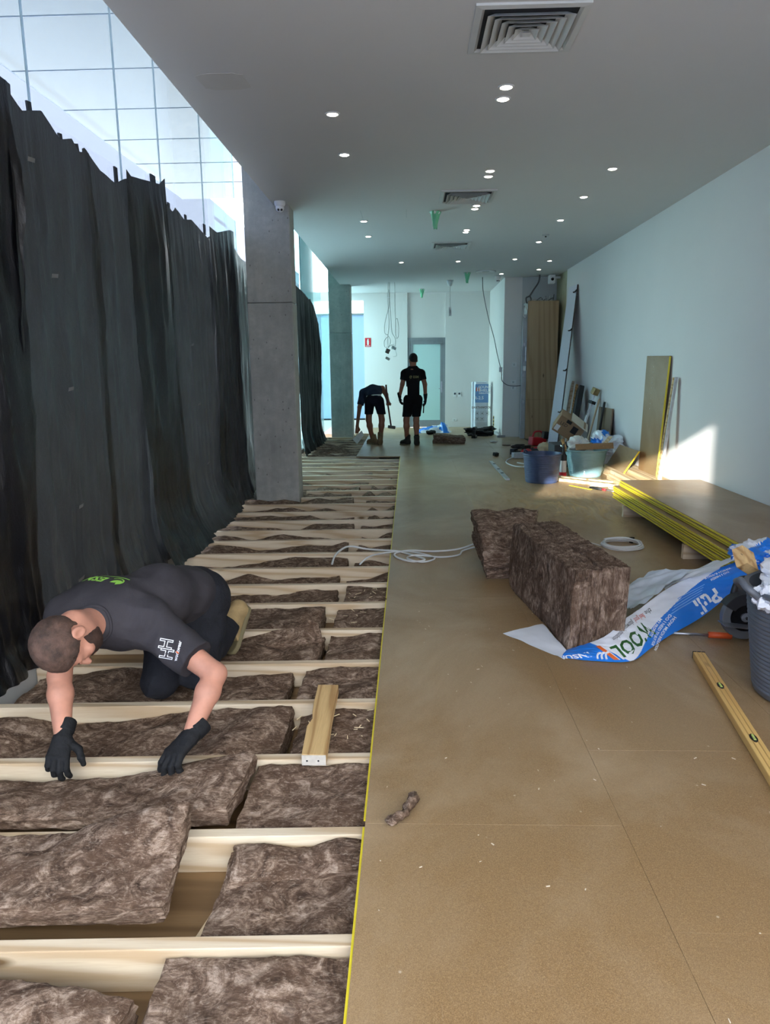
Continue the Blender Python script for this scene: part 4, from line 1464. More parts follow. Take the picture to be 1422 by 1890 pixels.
# printed insulation bag ------------------------------------------------------------
BAGW = mat('bag_white_film', lin(226, 230, 236), .3, var=.03)
BAGB = mat('bag_blue_film', lin(28, 120, 214), .3, var=.05)
BAGC = mat('bag_pale_film', lin(206, 216, 228), .3, var=.08, scale=9)
bag = thing('insulation_bag', (1.35, 3.9, 0), 'torn blue and white printed insulation bag lying beside the block of batts', 'bag')
bot = np.array([(.80, 3.66, .004), (.97, 3.615, .004), (1.15, 3.612, .006), (1.30, 3.77, .012), (1.45, 3.93, .02), (1.70, 4.14, .05), (1.86, 4.22, .13), (2.00, 4.19, .27), (2.10, 4.16, .34)])
top = np.array([(.85, 3.76, .010), (.965, 3.765, .045), (1.075, 3.79, .085), (1.21, 3.95, .115), (1.345, 4.11, .125), (1.62, 4.36, .19), (1.80, 4.42, .24), (1.99, 4.42, .31), (2.14, 4.46, .385)])
ts = np.linspace(0, 1, len(bot))


def sm(P, s):
    """Catmull-Rom along control points"""
    s = np.clip(np.asarray(s, float), 0, 1) * (len(P) - 1)
    i = np.minimum(np.floor(s).astype(int), len(P) - 2)
    f_ = (s - i)[:, None]
    p0, p1, p2, p3 = P[np.maximum(i - 1, 0)], P[i], P[i + 1], P[np.minimum(i + 2, len(P) - 1)]
    return .5 * (2 * p1 + (p2 - p0) * f_ + (2 * p0 - 5 * p1 + 4 * p2 - p3) * f_ ** 2 + (3 * p1 - p0 - 3 * p2 + p3) * f_ ** 3)


def bag_pt(s, t, lift=0.0):
    s, t = np.asarray(s, float), np.asarray(t, float)
    a, b = sm(bot, s), sm(top, s)
    P = a * (1 - t)[:, None] + b * t[:, None]
    bul = np.sin(PI * np.clip(t, 0, 1)) * (.012 + .02 * s)
    wr = .006 * vnoise(np.stack([s * 26, t * 3, 0 * s], 1), 4) + .004 * vnoise(np.stack([s * 50 + t * 6, t * 8, 0 * s + 3], 1), 8)
    off_ = (bul + wr * np.clip(t * 3, 0, 1) + lift)[:, None] * np.array([-.25, -.72, .55])
    return P + off_


nu, nv = 330, 80
g = G().grid(lambda u, v: bag_pt(u, v), nu, nv)


def bag_region(s, t):
    """1 = blue print, 0 = white"""
    if s < .13 + .115 * (1 - t):
        return 1
    line = [(.25, -.02), (.33, .10), (.45, .35), (.62, .62), (.75, .80), (.82, .95), (.86, 1.2)]
    xs = [q[0] for q in line]
    ys = [q[1] for q in line]
    if s > .25 and t < np.interp(s, xs, ys):
        return 1
    return 0


mi = []
for i in range(nu):
    for j in range(nv):
        mi.append(bag_region((i + .5) / nu, (j + .5) / nv))
g.mi = mi
mk('printed_side', g, [BAGW, BAGB], bag, smooth=True)


def bag_txt(txt, size, s0, t0, ang, m, name='lettering', shear=0, bold=0, ls=1.62, lt=.22, xs=1.0):
    """write on the bag; size in metres, ang turns the baseline in the (s,t) plane"""
    c, sn = math.cos(ang), math.sin(ang)

    def fn(x, y):
        x = x * xs
        X, Y = c * x - sn * y, sn * x + c * y
        return bag_pt(np.array([s0 + X / ls]), np.array([t0 + Y / lt]), .0022)[0]
    words(txt, size, fn, m, bag, name, shear, bold)


bag_txt('INSUL', .066, .055, .20, PI + .32, INK_W, 'printed_word', 0, .002, ls=1.45, lt=.17)
bag_txt('WOOL', .115, .335, .42, PI + .04, INK_G, 'printed_word', 0, .003, ls=1.45, lt=.19)
bag_txt('the', .042, .512, .80, PI - .02, INK_K, 'printed_script', .35, ls=1.5, lt=.2, xs=.7)
bag_txt('feel good', .046, .455, .79, PI - .02, INK_R, 'printed_script', .35, ls=1.5, lt=.2, xs=.62)
bag_txt('glasswool', .042, .370, .80, PI - .02, INK_K, 'printed_script', .35, ls=1.5, lt=.2, xs=.62)
bag_txt('insulation', .042, .285, .78, PI - .02, INK_K, 'printed_script', .35, ls=1.5, lt=.2, xs=.62)
bag_txt('Pull', .125, .70, .24, PI - .0, INK_W, 'printed_word', 0, .004, ls=1.5, lt=.24)
bag_txt('HOW MUCH INSULATION', .022, .475, .10, PI + .35, INK_W, 'printed_line', 0, .0006, ls=1.4)
bag_txt('DO I NEED TO BUY FOR', .022, .475, .22, PI + .35, INK_W, 'printed_line', 0, .0006, ls=1.4)
bag_txt('MY PROPERTY?', .022, .475, .34, PI + .35, INK_W, 'printed_line', 0, .0006, ls=1.4)
for k in range(5):
    P_ = []
    for q in np.linspace(0, 1, 14):
        for e in (0, 1):
            P_.append(bag_pt(np.array([.555 + .13 * q + .012 * k]), np.array([.40 + .055 * k + .02 * e]), .0024)[0])
    mk('small_print', G().add(P_, [(2 * i, 2 * i + 1, 2 * i + 3, 2 * i + 2) for i in range(13)]), mat('pale_blue_ink', lin(128, 178, 232), .5) if k == 0 else bpy.data.materials['pale_blue_ink'], bag)
bag_txt('WHICH R-VALUE', .022, .80, .80, PI, INK_W, 'printed_line', 0, .0006)
bag_txt('DO I NEED?', .022, .80, .68, PI, INK_W, 'printed_line', 0, .0006)
# orange waves emblem on the blue corner
for k in range(3):
    path = [bag_pt(np.array([.105 + .016 * k + .022 * (1 - math.cos(q)) * .5 + .03]), np.array([.10 + .26 * q / PI + .12 * math.sin(q)]), .003)[0] for q in np.linspace(0, PI, 12)]
    mk('wave_emblem', G().tube([tuple(p) for p in path], .006, 5), INK_W, bag)
for k, (w, m_) in enumerate(((.020, INK_O), (.004, INK_W), (.008, INK_W))):
    s0 = .165 + (.0, .020, .034)[k]
    P_ = []
    for t in np.linspace(.08, .72, 12):
        for q in (0, 1):
            P_.append(bag_pt(np.array([s0 - .06 * t + q * w + .03]), np.array([t]), .0026)[0])
    mk('emblem_stripe', G().add(P_, [(2 * i, 2 * i + 1, 2 * i + 3, 2 * i + 2) for i in range(11)]), m_, bag)


# white lining on the floor to the left, clear back film, blue end
def quadpatch(c, nu, nv, seed, amp):
    c = [np.array(q, float) for q in c]

    def fn(u, v):
        P = ((1 - u) * (1 - v))[:, None] * c[0] + (u * (1 - v))[:, None] * c[1] + (u * v)[:, None] * c[2] + ((1 - u) * v)[:, None] * c[3]
        n = fbm(P * 9 + seed, 3, seed)
        r = 1 - 2 * np.abs(vnoise(P * np.array([7., 11, 7]) + seed, seed + 2))
        P[:, 2] += amp * (n * .6 + r * .5)
        P[:, 2] = np.maximum(P[:, 2], .002)
        return P
    return G().grid(fn, nu, nv)


mk('lining', quadpatch([(.535, 4.02, .003), (.79, 4.16, .012), (.85, 3.70, .010), (.81, 3.64, .004)], 26, 20, 3, .006), BAGW, bag, smooth=True)
mk('clear_side', quadpatch([(1.36, 4.60, .05), (1.62, 4.78, .16), (1.80, 4.55, .22), (1.30, 4.10, .11)], 30, 24, 7, .03), BAGC, bag, smooth=True)
mk('clear_side', quadpatch([(1.62, 4.70, .10), (2.02, 4.70, .26), (2.06, 4.44, .33), (1.55, 4.30, .18)], 30, 24, 11, .02), BAGW, bag, smooth=True)
g = crumple((2.13, 4.36, .385), (.17, .20, .075), 17, 80, 1, .3)
fz = np.array(g.v)
g.mi = [1 if vnoise(np.array([np.mean(fz[list(f_)], 0) * 9]), 4)[0] > -.1 else 0 for f_ in g.f]
mk('bunched_end', g, [BAGW, BAGB], bag, smooth=True, auto=24)

# ---------------------------------------------------------------- buckets
def tubshape(c, rb, rt, hh, ribs, lip=.012):
    prof = [(rb * .97, 0), (rb, .012)]
    n = ribs
    for k in range(n):
        z0 = .02 + (hh - .05) * k / n
        dz = (hh - .05) / n
        r = rb + (rt - rb) * z0 / hh
        prof += [(r, z0), (r + .0014, z0 + dz * .3), (r + .0014, z0 + dz * .6), (r, z0 + dz * .9)]
    prof += [(rt, hh - .02), (rt + lip, hh - .015), (rt + lip, hh), (rt - .006, hh), (rt - .012, hh - .04), (rb - .02, .03), (.001, .025)]
    return G().lathe(prof, 44, c)


BLUE = mat('navy_bucket_plastic', lin(62, 78, 112), .42, var=.18, scale=10)
TEAL = m_frost('pale_teal_tub_plastic', lin(150, 190, 196), .12)
bk = thing('bucket', (1.765, 9.70, 0), 'dark blue builder\'s bucket standing on the chipboard, half in sunlight', 'bucket')
mk('shell', tubshape((1.765, 9.70, 0), .212, .250, .385, 14), BLUE, bk, smooth=True, auto=60)
mk('handle', wire([(1.60, 9.87, .38), (1.55, 9.80, .42), (1.53, 9.72, .40)], .010, 8), BLUE, bk, smooth=True)
tb = thing('tub', (2.47, 10.24, 0), 'pale teal tub heaped with rags and board offcuts', 'tub')
mk('shell', tubshape((2.47, 10.24, 0), .215, .290, .375, 18), TEAL, tb, smooth=True, auto=60)
mk('handle', wire([(2.19, 10.32, .37), (2.13, 10.28, .42), (2.12, 10.20, .42), (2.185, 10.15, .37)], .012, 8), TEAL, tb, smooth=True)
mk('rag_heap', crumple((2.40, 10.30, .40), (.20, .17, .13), 21, 52), CLOTH_W, label='crumpled white rag heaped in the pale teal tub', cat='rag', smooth=True, auto=24)
mk('chipboard_offcut', G().obox((2.52, 9.99, .435), (.50, .012, .085), (-.5, -.05, -.12)), CHIP, label='narrow chipboard offcut lying across the rim of the teal tub', cat='board', bevel=.001)
mk('broom_stick', G().tube([(2.18, 10.18, .36), (2.10, 10.08, .52)], [.022, .020], 10), PINE_W, label='round wooden handle poking up from the teal tub', cat='handle', smooth=True)
mk('board_strip', G().obox((2.73, 10.2, .47), (.05, .42, .015), (.3, .2, -.5)), PINE_Y, label='pale yellow strip sticking out behind the teal tub rim', cat='board')
bt = thing('sealant_tube', (2.15, 10.35, 0), 'black, white and red bottle standing between the two buckets', 'bottle')
mk('base', G().lathe([(.05, 0), (.052, .02), (.052, .07), (.001, .071)], 20, (2.13, 10.10, 0)), RED, bt, smooth=True, auto=40)
mk('label_band', G().lathe([(.046, .072), (.046, .23), (.001, .231)], 20, (2.13, 10.10, 0)), WHITE, bt, smooth=True, auto=40)
mk('cap', G().lathe([(.048, .232), (.048, .30), (.02, .34), (.008, .48), (.001, .48)], 20, (2.13, 10.10, 0)), BLACK, bt, smooth=True, auto=40)

# tools and offcuts in front of the pile ------------------------------------------
al = thing('aluminium_level', (1.32, 10.8, 0), 'grey aluminium level lying on the floor left of the blue bucket', 'spirit level')
mk('body', G().bar((1.335, 9.83, .013), (1.315, 11.75, .013), .055, .024), METAL, al, bevel=.002)
for k, f_ in enumerate((.28, .5, .8)):
    y = 9.83 + 1.92 * f_
    mk('vial_window', G().box(1.305, 1.345, y - .04, y + .04, .0255, .0275), BLACK, al)
for k, (a_, b_, w_, h_, lab) in enumerate((((1.98, 9.80, .022), (2.62, 9.18, .022), .09, .042, 'flat pine plank on the floor in front of the teal tub'), ((2.02, 9.95, .022), (2.66, 9.45, .022), .07, .042, 'second flat pine plank just behind the front one'))):
    mk('pine_plank', G().bar(a_, b_, w_, h_), PINE_Y, label=lab, cat='timber', group='planks on the floor by the tub', bevel=.002)
mk('yellow_strip', G().bar((2.07, 9.36, .003), (2.26, 9.02, .003), .03, .004), YELLOW, label='thin yellow plastic strip on the sunlit floor', cat='strip')
ch = thing('chisel', (2.36, 9.0, 0), 'red and black screwdriver-like tool on the floor by the sheet stack', 'hand tool')
mk('grip', G().tube([(2.27, 9.13, .016), (2.33, 9.02, .016), (2.38, 8.96, .015)], [.012, .018, .013], 10), BLACK, ch, smooth=True)
mk('collar', G().tube([(2.38, 8.96, .015), (2.41, 8.92, .014)], .012, 10), RED, ch, smooth=True)
mk('blade', G().tube([(2.41, 8.92, .013), (2.49, 8.82, .010)], .006, 8), METAL, ch, smooth=True)
mk('string', wire([(2.30, 9.25, .006), (2.36, 9.30, .006), (2.44, 9.22, .008), (2.52, 9.24, .006), (2.50, 9.10, .006), (2.56, 9.02, .006)], .006, 6), CLOTH_W, label='tangled white string beside the screwdriver tool', cat='string', smooth=True)


def drill(loc, rz, label, col, s=1.0, lie=False):
    t = thing('cordless_drill', loc, label, 'power tool', 'cordless tools on the floor', rz)
    c = Vector(loc)
    q = Matrix.Rotation(PI / 2, 3, 'Y')
    L = lambda name, g, m, p=None: mk(name, g, m, p or t, smooth=True, auto=40, local=True)
    h0 = .04 * s if lie else .17 * s
    b = L('motor_body', G().lathe([(.001, -.10 * s), (.028 * s, -.10 * s), (.034 * s, -.08 * s), (.036 * s, .02 * s), (.028 * s, .05 * s), (.001, .05 * s)], 20, (0, 0, h0), q), col)
    L('chuck', G().lathe([(.024 * s, .05 * s), (.022 * s, .08 * s), (.010 * s, .105 * s), (.001, .105 * s)], 16, (0, 0, h0), q), BLACK)
    if lie:
        L('grip', G().obox((-.05 * s, .075 * s, .03 * s), (.045 * s, .13 * s, .035 * s), (0, 0, .2)), BLACK)
        L('battery', G().obox((-.06 * s, .16 * s, .035 * s), (.11 * s, .055 * s, .07 * s), (0, 0, .2)), BLACK)
    else:
        L('grip', G().obox((-.05 * s, 0, .105 * s), (.042 * s, .035 * s, .13 * s), (0, .15, 0)), BLACK)
        L('battery', G().obox((-.05 * s, 0, .028 * s), (.12 * s, .07 * s, .055 * s)), BLACK)
    return t


REDP = mat('tool_red', lin(196, 34, 44), .4, var=.08)
drill((2.30, 13.1, 0), 2.6, 'red cordless drill lying in the tool heap by the cabinet', REDP, 1.3, True)
drill((2.06, 12.75, 0), .8, 'red-collared black drill lying behind the grey power pack', REDP, 1.4, True)
drill((2.02, 13.6, 0), 3.4, 'black cordless tool at the left end of the tool heap', BLACK, 1.3, True)
drill((2.22, 11.85, 0), 1.9, 'dark grinder-like tool beside the crate under the cardboard box', SAWK, 1.4, True)
drill((1.43, 15.9, 0), 1.2, 'black drill standing on the floor by the black clothes', BLACK, 1.2)
rc = thing('tool_charger', (2.48, 14.2, 0), 'bright red bulky charger box at the back of the tool heap', 'charger')
mk('case', G().obox((2.48, 14.2, .085), (.30, .20, .16), (0, .1, .3)), REDP, rc, bevel=.02)
mk('carry_handle', wire([(2.38, 14.15, .17), (2.42, 14.15, .27), (2.55, 14.2, .27), (2.58, 14.2, .17)], .018, 8), REDP, rc, smooth=True)
mk('battery_pack', G().obox((2.62, 14.15, .21), (.10, .12, .14), (0, .1, .3)), BLACK, rc, bevel=.01)
ww = thing('wood_wedge', (2.36, 12.75, 0), 'rounded pine block among the tools beside the cardboard box', 'timber')
mk('block', crumple((2.36, 12.75, .11), (.13, .12, .11), 31, 24, 1, .12), mat('bare_pine_block', lin(216, 194, 156), .7), ww, smooth=True)
mk('support_crate', G().box(2.20, 2.66, 11.10, 11.60, .002, .34), mat('dark_crate', lin(70, 72, 76), .6), label='dark crate under the tilted cardboard box', cat='crate', bevel=.01)
bx = thing('charger_box', (1.72, 12.2, 0), 'grey plastic power pack with white lead on the floor', 'power pack')
mk('case', G().obox((1.86, 12.25, .05), (.26, .14, .09), (0, 0, .15)), mat('grey_case', lin(176, 180, 184), .5), bx, bevel=.008)
mk('lead', wire([(1.74, 12.2, .02), (1.62, 12.0, .01), (1.55, 11.6, .01), (1.62, 11.2, .01), (1.78, 11.1, .01), (1.84, 11.35, .01), (1.72, 11.6, .01)], .010, 6), CABLE, bx, smooth=True)
mk('lead_coil', wire([(1.75, 11.0, .012), (1.95, 10.95, .012), (2.02, 11.2, .012), (1.85, 11.3, .02), (1.75, 11.05, .02), (1.9, 10.95, .025), (2.0, 11.1, .02)], .012, 6), CABLE, bx, smooth=True)
mk('plug', G().obox((1.49, 12.55, .035), (.09, .07, .06), (.2, 0, .5)), BLACK, label='small dark plug lying above the grey power pack', cat='plug', bevel=.01)
mk('pencil_offcut', G().obox((1.90, 14.3, .008), (.16, .02, .012), (0, 0, -.1)), mat('dark_stick', lin(74, 52, 44), .7), label='thin dark stick on the floor left of the tool heap', cat='stick')
mk('rag_scrap', crumple((1.72, 14.9, .018), (.09, .06, .02), 41, 20, 1, .3), CLOTH_W, label='small pale scrap of rag on the floor beyond the stick', cat='rag', smooth=True)

# cardboard box tilted in the pile -----------------------------------------------
CARD = mat('cardboard', lin(150, 122, 92), .75, var=.05, scale=6)
cb = thing('cardboard_box', (2.4, 11.2, .34), 'brown cardboard box tilted on its corner in the pile behind the teal tub', 'box')
m3 = Matrix.Rotation(-.12, 3, 'Z') @ Matrix.Rotation(.55, 3, 'Y') @ Matrix.Rotation(.25, 3, 'X')
cc = Vector((2.44, 11.25, .61))
mk('carton', G().obox(cc, (.42, .34, .27), m3), CARD, cb, bevel=.004)
mk('open_flap', G().obox(cc + m3 @ Vector((.10, -.02, .14)), (.30, .40, .008), m3 @ Matrix.Rotation(.12, 3, 'Y')), mat('pale_card', lin(206, 196, 178), .7), cb)
mk('tape', G().obox(cc + m3 @ Vector((-.05, -.171, .10)), (.08, .002, .05), m3), BLACK, cb)
fb = lambda ox, oz: plane_fn(cc + m3 @ Vector((ox, -.1725, oz)), m3 @ Vector((1, 0, 0)), m3 @ Vector((0, 0, 1)))
mk('dark_panel', G().obox(cc + m3 @ Vector((.08, -.171, .03)), (.09, .002, .11), m3), BLACK, cb)
words('LED', .07, fb(-.10, .03), INK_K, cb, 'printed_word')
words('LED', .05, fb(.13, -.09), INK_K, cb, 'printed_word')
mk('shipping_label', G().obox(cc + m3 @ Vector((-.16, -.171, -.06)), (.07, .002, .09), m3), WHITE, cb)

# timber along the wall and boards leaning on it -----------------------------------
k = 0
for lay in range(3):
    for colm in range(2):
        x0 = 2.690 + colm * .076 + .006 * lay
        y1 = 9.93 - .06 * lay + .6 * colm
        lab = '%s pine stud of the %s column in the low pile by the right wall' % (['bottom', 'middle', 'top'][lay], ['left', 'right'][colm])
        mk('pine_stud', G().box(x0, x0 + .072, 7.92 + .03 * lay, y1, .0455 * lay + .0005, .0455 * lay + .045), PINE_Y, label=lab.capitalize() if 0 else lab, cat='timber', group='pine studs piled along the right wall', bevel=.002)
for lay in range(2):
    for colm in range(3):
        x0 = 2.852 + colm * .079
        lab = '%s short stud, %s from the wall, in the pile under the leaning boards' % (['lower', 'upper'][lay], ['third', 'second', 'nearest'][colm])
        mk('pine_stud', G().box(x0, x0 + .075, 7.95 + .04 * colm, 10.1 - .05 * colm, .0905 * lay + .0005, .0905 * lay + .09), PINE_Y, label=lab, cat='timber', group='short studs against the right wall', bevel=.002)
BR = mat('brown_board', lin(128, 108, 86), .6, var=.06, scale=4)
pb = thing('leaning_board', (3.0, 9.1, .182), 'tall brown chipboard panel leaning against the right wall', 'board')
mk('board', board([(2.985, 9.53, .183), (2.985, 8.83, .183), (3.068, 8.86, 1.618), (3.068, 9.70, 1.628)], .02), CHIP, pb, bevel=.001)
mk('yellow_edge', board([(2.981, 8.834, .19), (2.999, 8.832, .19), (3.084, 8.862, 1.61), (3.064, 8.864, 1.61)], .004, True), YELLOW, pb)
for k in range(9):
    f_ = .55 + .045 * k
    mk('nail_dot', G().obox((2.985 + .083 * f_ - .0015, 9.30 + .1 * f_, .183 + 1.437 * f_), (.002, .010, .016)), mat('pale_dot', lin(196, 186, 170), .7) if k == 0 else bpy.data.materials['pale_dot'], pb)
pq = thing('leaning_batten', (2.93, 8.6, .182), 'narrow pine batten with a grey strip leaning in front of the tall panel', 'timber')
mk('batten', G().bar((2.935, 8.62, .184), (3.055, 8.62, 1.37), .045, .032, (1, 0, 0)), PINE_W, pq, bevel=.002)
mk('grey_strip', G().bar((2.940, 8.570, .184), (3.06, 8.58, 1.375), .030, .030, (1, 0, 0)), mat('weathered_strip', lin(190, 190, 188), .6, var=.15, scale=20), pq)
sc_ = thing('chipboard_offcut', (2.93, 9.9, .136), 'square chipboard offcut with one yellow edge propped on the timber pile', 'board')
mk('board', board([(2.775, 10.30, .139), (2.775, 9.46, .139), (2.915, 9.33, .44), (2.915, 10.18, .44)], .02), CHIP, sc_, bevel=.001)
mk('yellow_edge', board([(2.772, 9.458, .142), (2.792, 9.456, .142), (2.932, 9.326, .438), (2.912, 9.328, .438)], .004, True), YELLOW, sc_)
g = crumple((2.86, 10.75, .33), (.22, .38, .20), 51, 56, 1, .4)
fz = np.array(g.v)
g.v = [tuple(q) for q in np.stack([np.minimum(fz[:, 0], 3.07), fz[:, 1], np.maximum(fz[:, 2], .004)], 1)]
g.mi = [1 if vnoise(np.array([np.mean(fz[list(f_)], 0) * 7]), 14)[0] > .08 else 0 for f_ in g.f]
mk('crumpled_bag', g, [BAGW, BAGB], label='crumpled blue and white plastic bag stuffed against the right wall', cat='bag', smooth=True, auto=24)
mk('leaning_offcut', board([(2.96, 11.78, .02), (2.96, 10.98, .02), (3.068, 11.2, .87), (3.068, 11.98, .865)], .02), BR, label='mid-sized brown board leaning behind the crumpled bag', cat='board', bevel=.001)
tr = thing('track_rail', (2.8, 11.9, .01), 'white slotted metal rail leaning in the pile with a brass clamp', 'rail')
mk('rail', G().bar((2.62, 11.75, .02), (3.02, 12.08, 1.08), .11, .03, (1, 0, 0)), mat('white_rail', lin(214, 218, 224), .35, .3), tr, bevel=.003)
for k in range(4):
    f_ = .35 + .17 * k
    mk('slot', G().obox(Vector((2.62, 11.75, .02)).lerp(Vector((3.02, 12.08, 1.08)), f_) + Vector((-.016, -.004, .006)), (.006, .02, .06), (0, .35, 0)), BLACK, tr)
mk('clamp', G().obox((3.015, 12.05, 1.10), (.10, .12, .11), (.2, .35, .2)), mat('brass_clamp', lin(150, 128, 84), .45, .4, var=.2, scale=30), tr, bevel=.012)
mk('strap', G().obox((2.96, 12.02, .93), (.07, .16, .05), (.1, .35, .2)), BLACK, tr, bevel=.004)
mk('leaning_plank', G().bar((2.70, 11.45, .01), (3.03, 11.85, .98), .09, .02, (1, 0, 0)), mat('pale_ply', lin(186, 162, 130), .6), label='thin pale plank leaning just right of the metal rail', cat='timber')
mk('black_bar', G().bar((2.86, 11.35, .01), (3.06, 11.62, .95), .045, .03, (1, 0, 0)), BLACK, label='slim black bar leaning beside the thin pale plank', cat='bar', bevel=.003)
lp = thing('leaning_studs', (2.9, 13.2, 0), 'pair of white pine studs leaning on the wall left of the black case', 'timber')
mk('stud', G().bar((2.70, 13.0, .01), (3.04, 13.85, 1.19), .16, .045, (1, 0, 0)), PINE, lp, bevel=.003)
mk('stud', G().bar((2.76, 12.9, .01), (3.07, 13.62, 1.17), .05, .045, (1, 0, 0)), PINE_W, lp, bevel=.003)
mk('long_black_case', G().bar((2.72, 12.5, .01), (3.0, 13.02, 1.13), .26, .09, (1, 0, 0)), mat('black_case_fabric', lin(26, 27, 30), .6, var=.15), label='long black case leaning between the white studs and the rail', cat='case', bevel=.012)
# tall white shelf panel with hooks
sh = thing('shelf_panel', (2.75, 13.5, 0), 'tall narrow white panel with dark hooks leaning against the right wall', 'panel')
A_, B_, C_, D_ = (2.58, 13.72, .01), (2.58, 12.85, .01), (3.075, 13.92, 2.97), (3.075, 14.66, 2.99)
mk('panel', board([A_, B_, C_, D_], .018), mat('white_laminate', lin(222, 222, 232), .4, var=.02), sh, bevel=.001)
mk('dark_edge', board([(2.577, 12.846, .02), (2.596, 12.844, .02), (3.093, 13.914, 2.96), (3.072, 13.916, 2.96)], .004, True), mat('dark_edge', lin(70, 60, 56), .6), sh)
for k, f_ in enumerate((.955, .72, .48, .235)):
    p = Vector(B_).lerp(Vector(C_), f_)
    mk('hook', G().tube([p + Vector((-.01, .16, .0)), p + Vector((-.03, .12, .0)), p + Vector((-.02, .0, .0)), p + Vector((.0, -.02, .03))], .012, 8), BLACK, sh, smooth=True)

# tall wooden cabinet and its bare side -------------------------------------------
OAK = wood('oak_veneer', lin(176, 152, 118), lin(146, 120, 88), 'z', 5, .5)
cab = thing('tall_cabinet', (2.73, 15.7, 0), 'tall oak-veneer cabinet with cables on top at the end of the right wall', 'cabinet')
mk('front_panel', G().box(2.425, 3.05, 15.40, 15.42, .02, 2.815), OAK, cab, bevel=.002)
mk('carcass', G().box(2.43, 3.05, 15.42, 16.04, .02, 2.80), PAINT_G, cab)
mk('lower_seam', G().box(2.43, 3.05, 15.397, 15.40, .828, .832), mat('seam_brown', lin(120, 100, 76), .7), cab)  # thin brown strip marking the panel joint
sd_ = mk('side_strip', G().box(2.335, 2.425, 15.46, 15.50, .02, 2.55), mat('grey_side', lin(170, 176, 180), .5), cab)
for z in (.78, 1.33, 1.95):
    mk('hinge_plate', G().box(2.355, 2.395, 15.45, 15.46, z - .03, z + .03), METAL, sd_, bevel=.003)
mk('lock_box', G().box(2.36, 2.42, 15.43, 15.46, 1.42, 1.52), WHITE, cab, bevel=.003)
mk('pull_handle', G().box(2.395, 2.42, 15.41, 15.46, 1.62, 1.90), METAL, cab, bevel=.003)
mk('top_cable', wire([(2.68, 15.6, 3.34), (2.66, 15.6, 3.2), (2.56, 15.55, 3.05), (2.47, 15.5, 2.92), (2.40, 15.5, 2.88), (2.42, 15.5, 2.78), (2.50, 15.5, 2.84), (2.46, 15.48, 2.93)], .016, 8), WIRE_D, label='thick grey cable looping from the ceiling onto the cabinet', cat='cable', smooth=True)
for k in range(4):
    a_ = k * .9
    mk('wire_tangle', wire([(2.5 + .12 * k, 15.55, 2.83), (2.58 + .12 * k, 15.5, 2.86 + .03 * math.sin(a_)), (2.66 + .1 * k, 15.58, 2.83), (2.72 + .08 * k, 15.5, 2.88 + .02 * k)], .008, 6), WIRE_D if k % 2 else WIRE,
       label=['first', 'second', 'third', 'fourth'][k] + ' loose wire from the left on top of the oak cabinet', cat='wire', smooth=True)
mk('loose_wire', wire([(2.36, 15.42, 2.72), (2.32, 15.42, 2.6), (2.37, 15.42, 2.48), (2.42, 15.42, 2.6), (2.38, 15.42, 2.7)], .01, 6), WIRE, label='white looped wire hanging on the cabinet\'s left side', cat='wire', smooth=True)

# wrapped pack of batts by the far wall -------------------------------------------
pw = thing('insulation_pack', (1.80, 18.2, 0), 'tall shrink-wrapped pack of insulation batts standing at the far wall', 'insulation')
PKW = mat('pack_white_film', lin(206, 212, 222), .25, var=.06, scale=10)
PKB = mat('pack_blue_film', lin(112, 152, 204), .3, var=.08, scale=8)


def packbox(x0, x1, y0, y1, z0, z1, seed):
    g = G()
    P = []
    n, mz = 48, 30

    def fn(u, v):
        a = 2 * PI * u
        ca, sa = np.cos(a), np.sin(a)
        k = (np.abs(ca) ** 6 + np.abs(sa) ** 6) ** (-1 / 6)
        puff = 1 - .05 * (np.abs(v - .5) * 2) ** 6 + .012 * vnoise(np.stack([ca * 3, sa * 3, v * 9], 1), seed)
        X = (x0 + x1) / 2 + (x1 - x0) / 2 * k * ca * puff
        Y = (y0 + y1) / 2 + (y1 - y0) / 2 * k * sa * puff
        return np.stack([X, Y, z0 + (z1 - z0) * v], 1)
    g.grid(fn, n, mz)
    top_ = [i * (mz + 1) + mz for i in range(n)]
    g.f.append(tuple(top_))
    g.mi.append(0)
    return g


mk('wrapped_body', packbox(1.615, 1.965, 17.95, 18.38, .003, 1.16, 3), PKW, pw, smooth=True, auto=60)
mk('side_fold', packbox(1.575, 1.66, 18.02, 18.34, .003, 1.15, 5), PKW, pw, smooth=True, auto=60)
mk('blue_print', G().box(1.645, 1.965, 17.940, 17.946, .66, 1.10), PKB, pw)
f0 = lambda x, z: plane_fn((x, 17.937, z), (1, 0, 0), (0, 0, 1))
for txt, sz, x, z in (('SOUND', .088, 1.875, 1.03), ('SHIELD', .088, 1.875, .95), ('INSULATION', .048, 1.875, .885), ('R-2.5', .105, 1.74, .77)):
    words(txt, sz, f0(x, z), INK_W, pw, 'printed_word', 0, .002)
words('EARTHWOOL', .075, f0(1.80, .54), mat('brown_ink', lin(110, 84, 70), .6), pw, 'printed_word', 0, .001)
for k in range(4):
    mk('emblem_bar', board([(1.665 + .028 * k, 17.938, .93), (1.685 + .028 * k, 17.938, .93 + .0), (1.685 + .028 * k, 17.938, 1.04), (1.665 + .028 * k, 17.938, 1.01)], .002), INK_O if k % 2 == 0 else INK_W, pw)
for r in range(2):
    for k in range(3 - r):
        x, z = 1.70 + .12 * k, .40 - .13 * r
        mk('pictogram', G().box(x - .042, x + .042, 17.937, 17.940, z + .036, z + .042).box(x - .042, x + .042, 17.937, 17.940, z - .042, z - .036).box(x - .042, x - .036, 17.937, 17.940, z - .036, z + .036).box(x + .036, x + .042, 17.937, 17.940, z - .036, z + .036).box(x - .018, x + .018, 17.937, 17.940, z - .018, z + .018), mat('grey_ink', lin(130, 134, 140), .6) if (r, k) == (0, 0) else bpy.data.materials['grey_ink'], pw)
